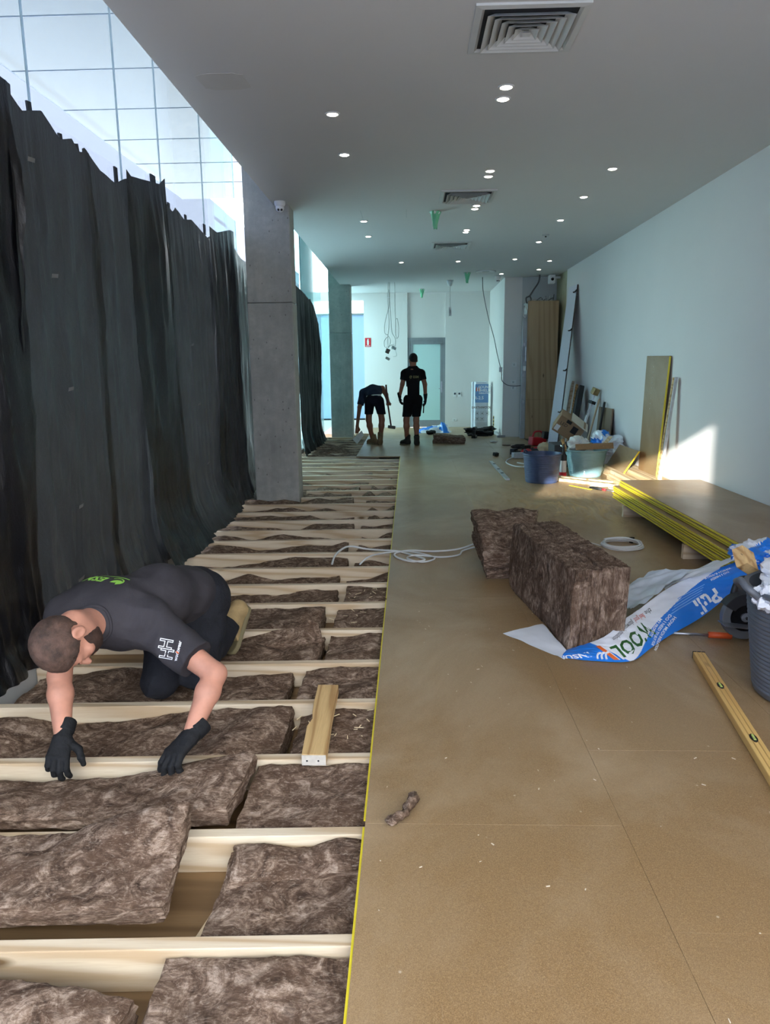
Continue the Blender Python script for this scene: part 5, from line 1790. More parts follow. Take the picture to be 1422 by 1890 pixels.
for k in range(3):
    mk('small_print', G().box(1.68, 1.94, 17.937, 17.940, .16 - .035 * k, .168 - .035 * k), bpy.data.materials['grey_ink'], pw)
pw.location.x -= .04
lv = thing('yellow_ruler', (2.0, 17.3, 0), 'short yellow and black measuring staff standing by the wrapped pack', 'staff')
mk('staff', G().box(2.005, 2.025, 17.55, 17.58, .003, .36), mat('staff_yellow', lin(196, 170, 72), .5), lv)
for k in range(4):
    mk('black_band', G().box(2.003, 2.0265, 17.548, 17.582, .06 + .08 * k, .09 + .08 * k), BLACK, lv)

# dark clothes, tools, blue bag at the far end -----------------------------------
CLO = mat('black_cloth', lin(20, 20, 22), .9, var=.2)
g = crumple((1.58, 16.5, .07), (.36, .26, .10), 61, 52, 1, .45)
fz = np.array(g.v)
g.v = [tuple(q) for q in np.stack([fz[:, 0], fz[:, 1], np.maximum(fz[:, 2], .003)], 1)]
mk('clothes_heap', g, CLO, label='heap of black clothes on the floor in front of the wrapped pack', cat='clothes', smooth=True)
ng = thing('nail_gun', (1.96, 15.95, 0), 'small grey and white tool at the corner of the black clothes', 'power tool')
mk('body', G().obox((1.93, 16.0, .07), (.07, .20, .06), (.3, 0, .5)), WHITE, ng, bevel=.01)
mk('magazine', G().obox((1.99, 15.9, .03), (.18, .06, .045), (0, 0, .1)), METAL, ng, bevel=.005)
g = G()


def fnbb(u, v):
    x, y = .18 + .80 * u, 17.15 + .55 * v
    q = np.stack([x * 6, y * 6, 0 * x], 1)
    hgt = .02 + (.17 * np.clip(u * 1.5 - .1, 0, 1) * np.sin(PI * np.clip(v, 0.02, .98)) ** .6) * (1 - np.clip((u - .9) * 10, 0, 1)) + .05 * np.abs(vnoise(q, 3)) + .02 * np.abs(vnoise(q * 2.3, 5))
    e = np.minimum(np.minimum(u, 1 - u) * 8, np.minimum(v, 1 - v) * 6)
    return np.stack([x + .05 * vnoise(q, 8), y + .05 * vnoise(q, 9), np.maximum(hgt * np.clip(e, 0, 1), .004)], 1)


g.grid(fnbb, 60, 40)
fz = np.array(g.v)
g.mi = [1 if vnoise(np.array([np.mean(fz[list(f_)], 0) * np.array([5, 9, 9.])]), 24)[0] > .05 else 0 for f_ in g.f]
mk('empty_bag', g, [BAGW, BAGB], label='empty blue and white insulation bag lying by the frosted door', cat='bag', smooth=True)
mk('tool_pouch', crumple((.50, 16.75, .05), (.12, .08, .055), 71, 24, 1, .3), CLO, label='small dark pouch on the floor beside the empty bag', cat='pouch', smooth=True)

# sawdust drifted over the boards in front of the buckets --------------------------
def m_dust():
    t = NT('sawdust')
    c = t.coord()
    ln = t.n('VectorMath', operation='LENGTH')
    t.l(t.coord((.62, .42, 0)), ln, 0)
    fall = t.ramp(ln.outputs['Value'], [(.15, (1, 1, 1, 1)), (1.0, (0, 0, 0, 1))])
    n1 = t.noise(t.coord((1, .35, 1), rot=(0, 0, -.7)), 3.2, 8, .7, 1.6)
    n2 = t.noise(c, 160, 3, .7)
    a = t.ramp(n1, [(.34, (0, 0, 0, 1)), (.62, (.8, .8, .8, 1))])
    a = t.mix(1.0, a, fall, 'MULTIPLY')
    a = t.mix(1.0, a, t.ramp(n2, [(.3, (.45, .45, .45, 1)), (.6, (1, 1, 1, 1))]), 'MULTIPLY')
    d_ = t.n('BsdfDiffuse')
    d_.inputs['Color'].default_value = lin(218, 192, 152)
    tr_ = t.n('BsdfTransparent')
    mx = t.n('MixShader')
    t.l(a, mx, 'Fac')
    t.t.links.new(tr_.outputs[0], mx.inputs[1])
    t.t.links.new(d_.outputs[0], mx.inputs[2])
    t.t.links.new(mx.outputs[0], t.out.inputs['Surface'])
    return t.m


mk('sawdust', G().add([(.72, 5.3, .0008), (2.95, 5.3, .0008), (2.95, 11.2, .0008), (.72, 11.2, .0008)], [(0, 1, 2, 3)]), m_dust(), label='pale sawdust drifted over the chipboard around the buckets', cat='sawdust', kind='stuff')
# ================================================================ people (smooth-blended bodies)
from mathutils.bvhtree import BVHTree


class SDF:
    """smooth union of tapered capsules and ellipsoids"""

    def __init__(self, k=.03):
        self.k = k
        self.ops = []
        self.pts = []

    def cap(self, a, b, ra, rb, k=None):
        a, b = np.array(a, float), np.array(b, float)

        def f(P):
            ab = b - a
            t = np.clip(((P - a) @ ab) / (ab @ ab), 0, 1)
            return np.linalg.norm(P - a - t[:, None] * ab, axis=1) - (ra + (rb - ra) * t)
        self.ops.append((f, self.k if k is None else k, '+'))
        self.pts += [a - ra, a + ra, b - rb, b + rb]
        return self

    def chain(self, pts, rs, k=None):
        for i in range(len(pts) - 1):
            self.cap(pts[i], pts[i + 1], rs[i], rs[i + 1], k)
        return self

    def ell(self, c, r, M=None, k=None, op='+'):
        c, r = np.array(c, float), np.array(r, float)
        M = np.eye(3) if M is None else np.array(M, float)      # rows = local axes

        def f(P):
            q = (P - c) @ M.T
            k0 = np.linalg.norm(q / r, axis=1)
            k1 = np.linalg.norm(q / (r * r), axis=1)
            return k0 * (k0 - 1) / np.maximum(k1, 1e-6)
        self.ops.append((f, self.k if k is None else k, op))
        if op == '+':
            self.pts += [c - r.max(), c + r.max()]
        return self

    def cut(self, p, n):
        """keep the side the normal points away from"""
        p, n = np.array(p, float), np.array(n, float) / np.linalg.norm(n)
        self.ops.append((lambda P: (P - p) @ n, 0, 'x'))
        return self

    def fn(self, f, op='n'):
        self.ops.append((f, 0, op))
        return self

    def __call__(self, P):
        d = None
        for f, k, op in self.ops:
            e = f(P)
            if op == '+':
                if d is None:
                    d = e
                elif k > 0:
                    h = np.clip(.5 + .5 * (d - e) / k, 0, 1)
                    d = d + (e - d) * h - k * h * (1 - h)
                else:
                    d = np.minimum(d, e)
            elif op == '-':
                h = np.clip(.5 - .5 * (d + e) / max(k, 1e-6), 0, 1)
                d = d + (-e - d) * h + k * h * (1 - h)
            elif op == 'x':
                d = np.maximum(d, e)
            else:
                d = d + e
        return d

    def mesh(self, h=.008, pad=.03):
        p = np.array(self.pts)
        lo, hi = p.min(0) - pad, p.max(0) + pad
        B = 4
        nb = np.ceil((hi - lo) / (h * B)).astype(int)
        n = nb * B
        # coarse look at block centres
        ax = [lo[i] + (np.arange(nb[i]) + .5) * h * B - h * .5 for i in range(3)]
        gx = np.stack(np.meshgrid(*ax, indexing='ij'), -1).reshape(-1, 3)
        dc = self(gx)
        act = np.abs(dc) < h * B * 1.6 + .02
        V = np.repeat(np.repeat(np.repeat(dc.reshape(nb), B, 0), B, 1), B, 2)
        ids = np.argwhere(act.reshape(nb))
        off_ = np.stack(np.meshgrid(*[np.arange(B)] * 3, indexing='ij'), -1).reshape(-1, 3)
        ijk = (ids[:, None, :] * B + off_[None]).reshape(-1, 3)
        vals = self(lo + ijk * h)
        V[ijk[:, 0], ijk[:, 1], ijk[:, 2]] = vals
        return nets(V, lo, h)


def nets(V, lo, h):
    ins = V < 0
    cor = [(a, b, c) for a in (0, 1) for b in (0, 1) for c in (0, 1)]
    n = np.array(V.shape)
    cnt = np.zeros(n - 1, int)
    for a, b, c in cor:
        cnt += ins[a:n[0] - 1 + a, b:n[1] - 1 + b, c:n[2] - 1 + c]
    cells = np.argwhere((cnt > 0) & (cnt < 8))
    vid = -np.ones(n - 1, int)
    vid[cells[:, 0], cells[:, 1], cells[:, 2]] = np.arange(len(cells))
    cv = {q: V[cells[:, 0] + q[0], cells[:, 1] + q[1], cells[:, 2] + q[2]] for q in cor}
    acc = np.zeros((len(cells), 3))
    num = np.zeros(len(cells))
    for q in cor:
        for ax in range(3):
            if q[ax] == 0:
                r = list(q)
                r[ax] = 1
                r = tuple(r)
                a, b = cv[q], cv[r]
                m = (a < 0) != (b < 0)
                t = np.where(m, a / np.where(m, a - b, 1), 0)
                p = np.tile(np.array(q, float), (len(cells), 1))
                p[:, ax] += t
                acc += p * m[:, None]
                num += m
    verts = lo + (cells + acc / num[:, None]) * h
    faces = []
    for ax in range(3):
        o1, o2 = [(1, 2), (2, 0), (0, 1)][ax]
        sl0 = [slice(None)] * 3
        sl1 = [slice(None)] * 3
        sl0[ax] = slice(0, -1)
        sl1[ax] = slice(1, None)
        a, b = ins[tuple(sl0)], ins[tuple(sl1)]
        e = np.argwhere(a != b)
        e = e[(e[:, o1] > 0) & (e[:, o2] > 0) & (e[:, o1] < n[o1] - 1) & (e[:, o2] < n[o2] - 1)]
        s = a[e[:, 0], e[:, 1], e[:, 2]]
        d1, d2 = np.zeros(3, int), np.zeros(3, int)
        d1[o1] = 1
        d2[o2] = 1
        g = lambda q: vid[q[:, 0], q[:, 1], q[:, 2]]
        quad = np.stack([g(e - d1 - d2), g(e - d2), g(e), g(e - d1)], 1)
        quad[~s] = quad[~s][:, ::-1]
        faces.append(quad)
    F = np.concatenate(faces)
    F = F[(F >= 0).all(1)]
    g = G()
    g.v = verts
    g.f = F.tolist()
    g.mi = [0] * len(F)
    return g


def surf_words(txt, size, o, ex, ey, dirn, bvh, base, m, par, name='lettering', bold=0, shear=0, lift=.0015, extra=None):
    """lettering laid on a mesh by casting each point along dirn"""
    o, ex, ey, dirn = Vector(o), Vector(ex).normalized(), Vector(ey).normalized(), Vector(dirn).normalized()
    if extra is None:
        v, f = text_geo(txt, size, 'CENTER', shear, bold)
    else:
        v, f = extra
    P = []
    for x, y, *_ in v:
        p = o + ex * x + ey * y
        hit = bvh.ray_cast(p - dirn * .4, dirn, 1.0)
        q = hit[0] + hit[1] * lift if hit[0] is not None else p
        P.append(tuple(q))
    return mk(name, G().add(P, f), m, par)


def ring2d(cx, cy, r0, r1, a0, a1, n=18):
    v, f = [], []
    for i in range(n + 1):
        a = a0 + (a1 - a0) * i / n
        v += [(cx + r0 * math.cos(a), cy + r0 * math.sin(a)), (cx + r1 * math.cos(a), cy + r1 * math.sin(a))]
    for i in range(n):
        f.append((2 * i, 2 * i + 1, 2 * i + 3, 2 * i + 2))
    return v, f


def leaf2d(cx, cy, L, W, ang, n=12):
    up_ = [(L * (i / n - .5), W * math.sin(PI * i / n)) for i in range(n + 1)]
    dn = [(L * (i / n - .5), -W * math.sin(PI * i / n)) for i in range(n - 1, 0, -1)]
    c, s = math.cos(ang), math.sin(ang)
    v = [(cx + c * x - s * y, cy + s * x + c * y) for x, y in up_ + dn]
    return v, [tuple(range(len(v)))]


def m_skin(name, base):
    t = NT(name)
    c = t.coord()
    n = t.noise(c, 14, 5)
    fine = t.noise(c, 260, 3)
    lo = tuple(x * .82 for x in base[:3]) + (1,)
    hi = (min(1, base[0] * 1.12), base[1] * 1.08, base[2] * 1.06, 1)
    col = t.ramp(n, [(.3, lo), (.7, hi)])
    t.bsdf(col, .5, 0, t.bump(fine, .15, .001), .4)
    return t.m


def m_cloth(name, base, scale=7, str_=.5, rough=.9, dust=None):
    t = NT(name)
    c = t.coord()
    n = t.noise(c, scale, 5, .6, .6)
    wv = t.noise(c, 420, 2)
    col = t.ramp(n, [(.3, tuple(x * .75 for x in base[:3]) + (1,)), (.7, tuple(x * 1.25 for x in base[:3]) + (1,))])
    if dust:
        d_ = t.noise(t.coord((1, 1, 3)), 30, 6, .75, 2)
        col = t.mix(t.ramp(d_, [(.62, (0, 0, 0, 1)), (.85, (.25, .25, .25, 1))]), col, dust)
    h = t.mix(.12, n, wv)
    t.bsdf(col, rough, 0, t.bump(h, str_, .012), .2)
    return t.m


SKIN = m_skin('skin_warm', lin(196, 142, 120))
SKIN2 = m_skin('skin_tanned', lin(150, 98, 74))
SHIRT = m_cloth('charcoal_tee', lin(58, 56, 60), 6, .35, .9, lin(110, 108, 108))
PANTS = m_cloth('navy_black_trousers', lin(36, 38, 44), 16, .8, .85, lin(120, 118, 112))
GLOVE = m_cloth('black_glove_knit', lin(30, 31, 33), 40, .5, .75)
BOOT = m_cloth('muddy_boot_leather', lin(170, 146, 104), 12, .5, .7, lin(206, 190, 150))
SOLE = mat('boot_sole', lin(122, 112, 82), .8, var=.15)
TEE_K = m_cloth('black_tee', lin(20, 20, 22), 6, .4)
SHORT_N = m_cloth('dark_navy_shorts', lin(20, 22, 32), 8, .5)
TEE_N = m_cloth('slate_tee', lin(46, 54, 70), 6, .4)
BOOT_K = m_cloth('dark_boot_leather', lin(52, 50, 44), 14, .4, .7)
BOOT_T = m_cloth('tan_boot_leather', lin(128, 106, 76), 14, .4, .7)
SOCK = m_cloth('black_sock', lin(22, 22, 26), 60, .4)


def m_hair(name, base, scalp):
    t = NT(name)
    mp = t.coord((1, 1, 1))
    n = t.noise(mp, 75, 5, .8, 2.0)
    n2 = t.noise(mp, 14, 4)
    col = t.ramp(n, [(.3, tuple(x * .45 for x in base[:3]) + (1,)), (.6, base), (.8, tuple(min(1, x * 2.0) for x in base[:3]) + (1,))])
    col = t.mix(t.ramp(n2, [(.42, (0, 0, 0, 1)), (.66, (.5, .5, .5, 1))]), col, scalp)
    t.bsdf(col, .65, 0, t.bump(n, .8, .004), .35)
    return t.m


HAIR = m_hair('short_brown_hair', lin(74, 58, 50), lin(128, 98, 84))
HAIR_K = m_hair('short_dark_hair', lin(26, 23, 22), lin(30, 26, 25))
BEARD = m_hair('dark_beard', lin(66, 48, 40), lin(92, 66, 54))
LIME = mat('lime_print', lin(150, 208, 84), .6, var=.05)
OLIVE = mat('olive_print', lin(112, 106, 64), .6, var=.05)


def frame3(up, fwd):
    u = np.array(up, float)
    u /= np.linalg.norm(u)
    f = np.array(fwd, float)
    f -= u * (f @ u)
    f /= np.linalg.norm(f)
    return np.stack([np.cross(u, f), f, u])     # rows: left, forward, up


def head_sdf(S, c, M, s=1.0, k=.02):
    """cranium, jaw, nose, brow, ears, lips added to S"""
    T = lambda l, f, u: np.array(c) + s * (l * M[0] + f * M[1] + u * M[2])
    S.ell(T(0, -.004, .035), np.array((.077, .098, .096)) * s, M, k)
    S.ell(T(0, .030, -.045), np.array((.060, .068, .076)) * s, M, .03 * s)
    S.ell(T(0, .045, -.088), np.array((.034, .038, .026)) * s, M, .02 * s)
    S.cap(T(-.034, .080, .020), T(.034, .080, .020), .014 * s, .014 * s, .016 * s)
    S.cap(T(0, .092, .010), T(0, .112, -.028), .008 * s, .013 * s, .008 * s)
    for q in (-1, 1):
        S.ell(T(.030 * q, .094, -.002), np.array((.015, .008, .011)) * s, M, .006 * s, '-')
        S.ell(T(.030 * q, .085, -.003), np.array((.0115, .010, .0105)) * s, M, .003 * s)
        S.ell(T(.040 * q, .066, -.030), np.array((.024, .022, .020)) * s, M, .02 * s)
        S.ell(T(.079 * q, -.008, -.008), np.array((.011, .022, .033)) * s, M, .006 * s)
        S.ell(T(.089 * q, -.002, -.004), np.array((.008, .012, .019)) * s, M, .004 * s, '-')
    S.cap(T(-.018, .093, -.057), T(.018, .093, -.057), .007 * s, .007 * s, .006 * s)
    S.cap(T(-.017, .092, -.068), T(.017, .092, -.068), .007 * s, .007 * s, .006 * s)
    return T


def shell_of(c, M, s, off_, keep, nseed=3, rough=.002):
    """cap of hair: head shape grown by off_ and kept where keep(l,f,u) < 0"""
    S = SDF(.02)
    T = lambda l, f, u: np.array(c) + s * (l * M[0] + f * M[1] + u * M[2])
    S.ell(T(0, -.004, .035), np.array((.077, .098, .096)) * s + off_, M)
    S.ell(T(0, .030, -.045), np.array((.060, .068, .076)) * s + off_, M, .03 * s)
    S.ell(T(0, .045, -.088), np.array((.034, .038, .026)) * s + off_, M, .02 * s)

    def kf(P):
        q = (P - np.array(c)) @ M.T / s
        return keep(q[:, 0], q[:, 1], q[:, 2]) * s
    S.fn(kf, 'x')
    S.fn(lambda P: rough * fbm(P * 120, 2, nseed), 'n')
    return S


def glove(wrist, hdir, nrm, left, label_par, voxel=.0042, s=1.0, curl=(.35, .55, .5), spread=.10, thumb=(.6, .55), mat_=None, name='glove'):
    h = np.array(hdir, float)
    h /= np.linalg.norm(h)
    n = np.array(nrm, float)
    n -= h * (n @ h)
    n /= np.linalg.norm(n)
    sd = np.cross(h, n) if left else np.cross(n, h)
    w = np.array(wrist, float)
    S = SDF(.012 * s)
    S.cap(w - h * .045 * s, w, .036 * s, .033 * s)
    kn = []
    for i, q in enumerate((.033, .011, -.011, -.032)):
        base = w + (h * (.088 - .006 * abs(i - 1)) + sd * q) * s
        kn.append(base)
        S.cap(w + sd * q * .55 * s + h * .012 * s, base, .020 * s, .0145 * s, .016 * s)
    lens = [(.042, .026, .020), (.047, .030, .022), (.044, .027, .021), (.034, .021, .018)]
    for i, base in enumerate(kn):
        a = 0.0
        p = base
        fan = (1.2 - i * .8) * spread
        for j, L in enumerate(lens[i]):
            a += curl[j] * (1 + .08 * i)
            dd = h * math.cos(a) - n * math.sin(a) + sd * fan
            dd /= np.linalg.norm(dd)
            q = p + dd * L * s
            S.cap(p, q, (.0132 - .0008 * j) * s, (.0125 - .001 * j) * s, .003 * s)
            p = q
    tb = w + (h * .020 + sd * .030 - n * .006) * s
    d1 = h * math.cos(thumb[0]) * .8 + sd * math.sin(thumb[0]) * 1.1 - n * .25
    d1 /= np.linalg.norm(d1)
    t1 = tb + d1 * .045 * s
    d2 = h * .75 + sd * .35 - n * thumb[1]
    d2 /= np.linalg.norm(d2)
    t2 = t1 + d2 * .034 * s
    t3 = t2 + (d2 * .8 - n * .45) * .026 * s
    S.chain([tb, t1, t2, t3], [.018 * s, .0145 * s, .0125 * s, .0105 * s], .010 * s)
    S.fn(lambda P: .0008 * vnoise(P * 90, 5), 'n')
    g = S.mesh(voxel * s, .02)
    o = mk(name, g, mat_ or GLOVE, label_par, smooth=True)
    cuff = SDF(.004)
    cuff.cap(w - h * .062 * s, w - h * .030 * s, .0385 * s, .0375 * s)
    cuff.cut(w - h * .072 * s, -h).cut(w - h * .022 * s, h)
    mk('cuff', cuff.mesh(.004 * s, .02), mat_ or GLOVE, o, smooth=True, auto=50)
    return o


def ridge(P, dirv, fr, seed, warp=.6):
    """fold pattern running along dirv"""
    d = np.array(dirv, float)
    d /= np.linalg.norm(d)
    q = P - (P @ d)[:, None] * d * .82
    return 1 - 2 * np.abs(vnoise(q * fr + warp * vnoise(P * 5, seed + 1)[:, None], seed))


# ---------------------------------------------------------------- kneeling worker
KP = thing('person', (-1.15, 3.3, SUBZ), 'kneeling worker in charcoal tee and black gloves pressing an insulation batt into place', 'person')
pel, mid, chest, nb = (-1.11, 3.48, .405), (-1.18, 3.25, .485), (-1.285, 3.02, .475), (-1.335, 2.87, .475)
shl, shr = np.array((-1.485, 2.97, .475)), np.array((-1.125, 2.955, .445))
ell_, elr = np.array((-1.462, 2.80, .275)), np.array((-.812, 2.815, .280))
wrl, wrr = np.array((-1.378, 2.615, .098)), np.array((-.868, 2.612, .105))
hM = frame3((-.40, -.86, -.20), (.36, -.18, -.92))
hc = np.array((-1.348, 2.665, .487))
HS = 1.06
B = SDF(.03)
head_sdf(B, hc, hM, HS)
B.chain([hc + HS * (-.035 * hM[1] - .055 * hM[2]), nb, chest], [.058, .066, .09], .03)
B.chain([chest, mid, pel], [.10, .10, .10])
for a, b, c in ((shl, ell_, wrl), (shr, elr, wrr)):
    d = (c - b) / np.linalg.norm(c - b)
    e = (b - a) / np.linalg.norm(b - a)
    B.chain([np.array(chest), a], [.08, .065])
    B.chain([a, a + (b - a) * .45, b], [.062, .056, .046], .02)
    B.chain([b, b + (c - b) * .3, c], [.045, .049, .031], .02)
    B.cap(b - d * .012 + e * .012, b - d * .005, .026, .026, .02)
for a, b in (((-1.19, 3.48, .37), (-1.20, 3.24, .09)), ((-1.06, 3.50, .37), (-1.05, 3.33, .09))):
    B.cap(pel, a, .07, .06)
    B.cap(a, b, .055, .04)
mk('body', B.mesh(.0062), SKIN, KP, smooth=True)
# hair, beard, brows
mk('hair', shell_of(hc, hM, HS, .008, lambda l, f, u: np.maximum(-(u - (-.012 + .62 * f + .35 * np.maximum(f - .05, 0))), np.where(np.abs(l) > .05, .03 - np.hypot(f + .008, u + .012), -1)), 3).mesh(.0048, .02), HAIR, KP, smooth=True)
mk('beard', shell_of(hc, hM, HS, .0058, lambda l, f, u: np.maximum(np.maximum(u + .030 + .25 * (f - .05), .018 - f - .0 * u), np.where(f > .05, .020 - np.hypot(l, (u + .060) * 1.2), -1)), 6).mesh(.0042, .02), BEARD, KP, smooth=True)
for q in (-1, 1):
    T = lambda l, f, u: hc + HS * (l * hM[0] + f * hM[1] + u * hM[2])
    mk('eyebrow', G().tube([T(.014 * q, .0945, .022), T(.030 * q, .094, .027), T(.046 * q, .082, .022)], [.003, .0042, .002], 6), BEARD, KP, smooth=True)
# t-shirt
S = SDF(.05)
S.chain([pel, mid, chest], [.125, .128, .135])
up3 = np.array((0, 0, 1.))
S.ell(np.array(chest) + (.0, .0, -.025), (.20, .16, .135), frame3((0, 0, 1), (-.3, -1, 0)))
S.ell((-1.13, 3.41, .440), (.150, .16, .125), frame3((0, 0, 1), (-.4, -1, 0)))
S.ell((-1.21, 3.20, .465), (.175, .2, .13), frame3((0, 0, 1), (-.4, -1, 0)))
S.chain([chest, nb], [.11, .076], .04)
S.ell((-1.385, 3.07, .505), (.145, .14, .112), frame3((0, 0, 1), (-.3, -1, 0)), .06)
cl, cr = shl + (ell_ - shl) * .55, shr + (elr - shr) * .70
S.chain([np.array(chest), shl, cl], [.11, .088, .074], .045)
S.chain([np.array(chest), shr, cr], [.11, .088, .080], .045)
dl, dr_ = (ell_ - shl) / np.linalg.norm(ell_ - shl), (elr - shr) / np.linalg.norm(elr - shr)
S.fn(lambda P: np.where(P[:, 0] < -1.34, (P - cl) @ dl, -1), 'x')
S.fn(lambda P: np.where(P[:, 0] > -1.12, (P - cr) @ dr_, -1), 'x')
nd = hc - np.array(nb)
ncut = np.array(nb) + nd / np.linalg.norm(nd) * .022 + np.array((0, 0, .012))
nnn = (nd + np.array((0, 0, .03))) / np.linalg.norm(nd + np.array((0, 0, .03)))
S.fn(lambda P: np.where(np.linalg.norm(P - ncut, axis=1) < .15, (P - ncut) @ nnn, -1), 'x')
ax_ = np.array(chest) - np.array(pel)
S.cut(np.array(pel) - ax_ / np.linalg.norm(ax_) * .015, -ax_)
S.fn(lambda P: -.0085 * ridge(P, (.55, .25, -.8), 8, 31) * np.clip((P[:, 0] + 1.35) * 4, 0, 1) - .0045 * ridge(P, (-.2, -.9, .2), 12, 33) - .002 * fbm(P * 12, 2, 4), 'n')
gs = S.mesh(.0065)
shirt = mk('t_shirt', gs, SHIRT, KP, smooth=True, auto=70)
bv = BVHTree.FromPolygons([tuple(v) for v in gs.v], gs.f)
# collar ring
cpt = np.array(nb) + nd / np.linalg.norm(nd) * .020 + np.array((0, 0, .012))
nn_ = (nd + np.array((0, 0, .03)))
nn_ /= np.linalg.norm(nn_)
e1 = np.cross(nn_, (0, 0, 1.))
e1 /= np.linalg.norm(e1)
e2 = np.cross(nn_, e1)
rim = []
for k in range(40):
    a = 2 * PI * k / 40
    d = e1 * math.cos(a) + e2 * math.sin(a)
    hit = bv.ray_cast(Vector(cpt - nn_ * .006 + d * .25), Vector(-d), .25)
    if hit[0] is not None:
        rim.append(hit[0] + Vector(d) * .001)
if len(rim) > 10:
    mk('collar', G().tube(rim, .0065, 6, closed=True), SHIRT, shirt, smooth=True)
# print on the back: leaf emblem and letters, read from the feet end
oo = Vector((-1.345, 3.04, .62))
ex, ey = Vector((-.93, .30, .12)), Vector((-.30, -.95, 0))
surf_words('ESM', .066, oo + ex * .040, ex, ey, (-.1, .35, -.93), bv, None, LIME, shirt, 'printed_letters', .0022, .15)
pv = [(-.10 + .0125 * i, -.052 + .006 * j) for i in range(17) for j in (0, 1)]
surf_words('', 1, oo, ex, ey, (-.1, .35, -.93), bv, None, LIME, shirt, 'printed_line', extra=(pv, [(2 * i, 2 * i + 2, 2 * i + 3, 2 * i + 1) for i in range(16)]))
v1, f1 = leaf2d(-.070, .002, .055, .013, .7)
surf_words('', 1, oo, ex, ey, (-.1, .35, -.93), bv, None, LIME, shirt, 'leaf_emblem', extra=(v1, f1))
v1, f1 = ring2d(-.066, .0, .030, .036, 2.6, 5.6)
surf_words('', 1, oo, ex, ey, (-.1, .35, -.93), bv, None, LIME, shirt, 'ring_emblem', extra=(v1, f1))
v1, f1 = leaf2d(-.088, .010, .04, .010, 1.3)
surf_words('', 1, oo, ex, ey, (-.1, .35, -.93), bv, None, LIME, shirt, 'leaf_emblem', extra=(v1, f1))
# sleeve emblem: two joined outlined H and a word
so = Vector((-1.025, 2.86, .372))
dirn = Vector((-.319, .88, -.353))
ex2 = Vector((.22, .25, .94))
ey2 = Vector((-.93, -.22, .28))


def houtline(cx, cy, w, h_, t):
    """outline strokes of one H as small quads"""
    pts = [(-w, -h_), (-w + .4 * w, -h_), (-w + .4 * w, -.22 * h_), (w - .4 * w, -.22 * h_), (w - .4 * w, -h_), (w, -h_), (w, h_), (w - .4 * w, h_), (w - .4 * w, .22 * h_), (-w + .4 * w, .22 * h_), (-w + .4 * w, h_), (-w, h_)]
    v, f = [], []
    for i in range(len(pts)):
        a, b = Vector(pts[i]), Vector(pts[(i + 1) % len(pts)])
        d = (b - a).normalized()
        n_ = Vector((-d.y, d.x)) * t
        a2, b2 = a - d * t, b + d * t
        k = len(v)
        v += [(cx + q.x, cy + q.y) for q in (a2 - n_, b2 - n_, b2 + n_, a2 + n_)]
        f.append((k, k + 1, k + 2, k + 3))
    return v, f


for q in (-1, 1):
    surf_words('', 1, so, ex2, ey2, dirn, bv, None, INK_W, shirt, 'outlined_h', extra=houtline(.019 * q, .006 * q, .019, .026, .0016))
surf_words('workwear', .020, so - ey2 * .047, ex2, ey2, dirn, bv, None, INK_W, shirt, 'printed_word', .0004)
v1, f1 = leaf2d(-.006, -.047, .018, .003, 1.1)
surf_words('', 1, so, ex2, ey2, dirn, bv, None, INK_O, shirt, 'orange_flash', extra=(v1, f1), lift=.0022)
# trousers
S = SDF(.04)
hl, hr = np.array((-1.19, 3.50, .37)), np.array((-1.045, 3.53, .37))
kl, kr = np.array((-1.20, 3.235, .075)), np.array((-1.045, 3.325, .075))
al, ar = np.array((-1.19, 3.80, .075)), np.array((-1.03, 3.86, .10))
S.ell((-1.105, 3.52, .385), (.150, .15, .145))
for a, b, c in ((hl, kl, al), (hr, kr, ar)):
    S.chain([pel, a], [.13, .12])
    S.chain([a, a + (b - a) * .5, b], [.122, .105, .082], .03)
    S.chain([b, c], [.076, .066], .02)
    S.ell(b + (0, -.012, -.02), (.078, .07, .07), None, .02)
S.cut(al, al - kl) if 0 else None
S.cut(np.array((-1.10, 3.86, .10)), (.10, 1, .10))
ax2 = np.array(mid) - np.array(pel)
S.fn(lambda P: np.where(P[:, 2] > .33, (P - np.array(pel)) @ (ax2 / np.linalg.norm(ax2)) - .05, -1), 'x')
S.fn(lambda P: -.010 * ridge(P, (.15, .75, .55), 10, 51) - .003 * fbm(P * 16, 2, 9), 'n')
gt = S.mesh(.0075)
tro = mk('trousers', gt, PANTS, KP, smooth=True, auto=70)
bt = BVHTree.FromPolygons([tuple(v) for v in gt.v], gt.f)
# cargo pocket and belt loops on the outer thigh
pv, pf = [], []
for i in range(9):
    for j in range(9):
        pv.append((-.06 + .015 * i, -.07 + .0175 * j))
for i in range(8):
    for j in range(8):
        pf.append((i * 9 + j, i * 9 + 9 + j, i * 9 + 10 + j, i * 9 + j + 1))
surf_words('', 1, (-.90, 3.42, .26), (0, 1, .25), (.1, -.3, 1), (-1, .1, 0), bt, None, PANTS, tro, 'cargo_pocket', extra=(pv, pf), lift=.007)
pv2 = [(x * 1.05, y * .3 + .055) for x, y in pv]
surf_words('', 1, (-.90, 3.42, .26), (0, 1, .25), (.1, -.3, 1), (-1, .1, 0), bt, None, PANTS, tro, 'pocket_flap', extra=(pv2, pf), lift=.011)


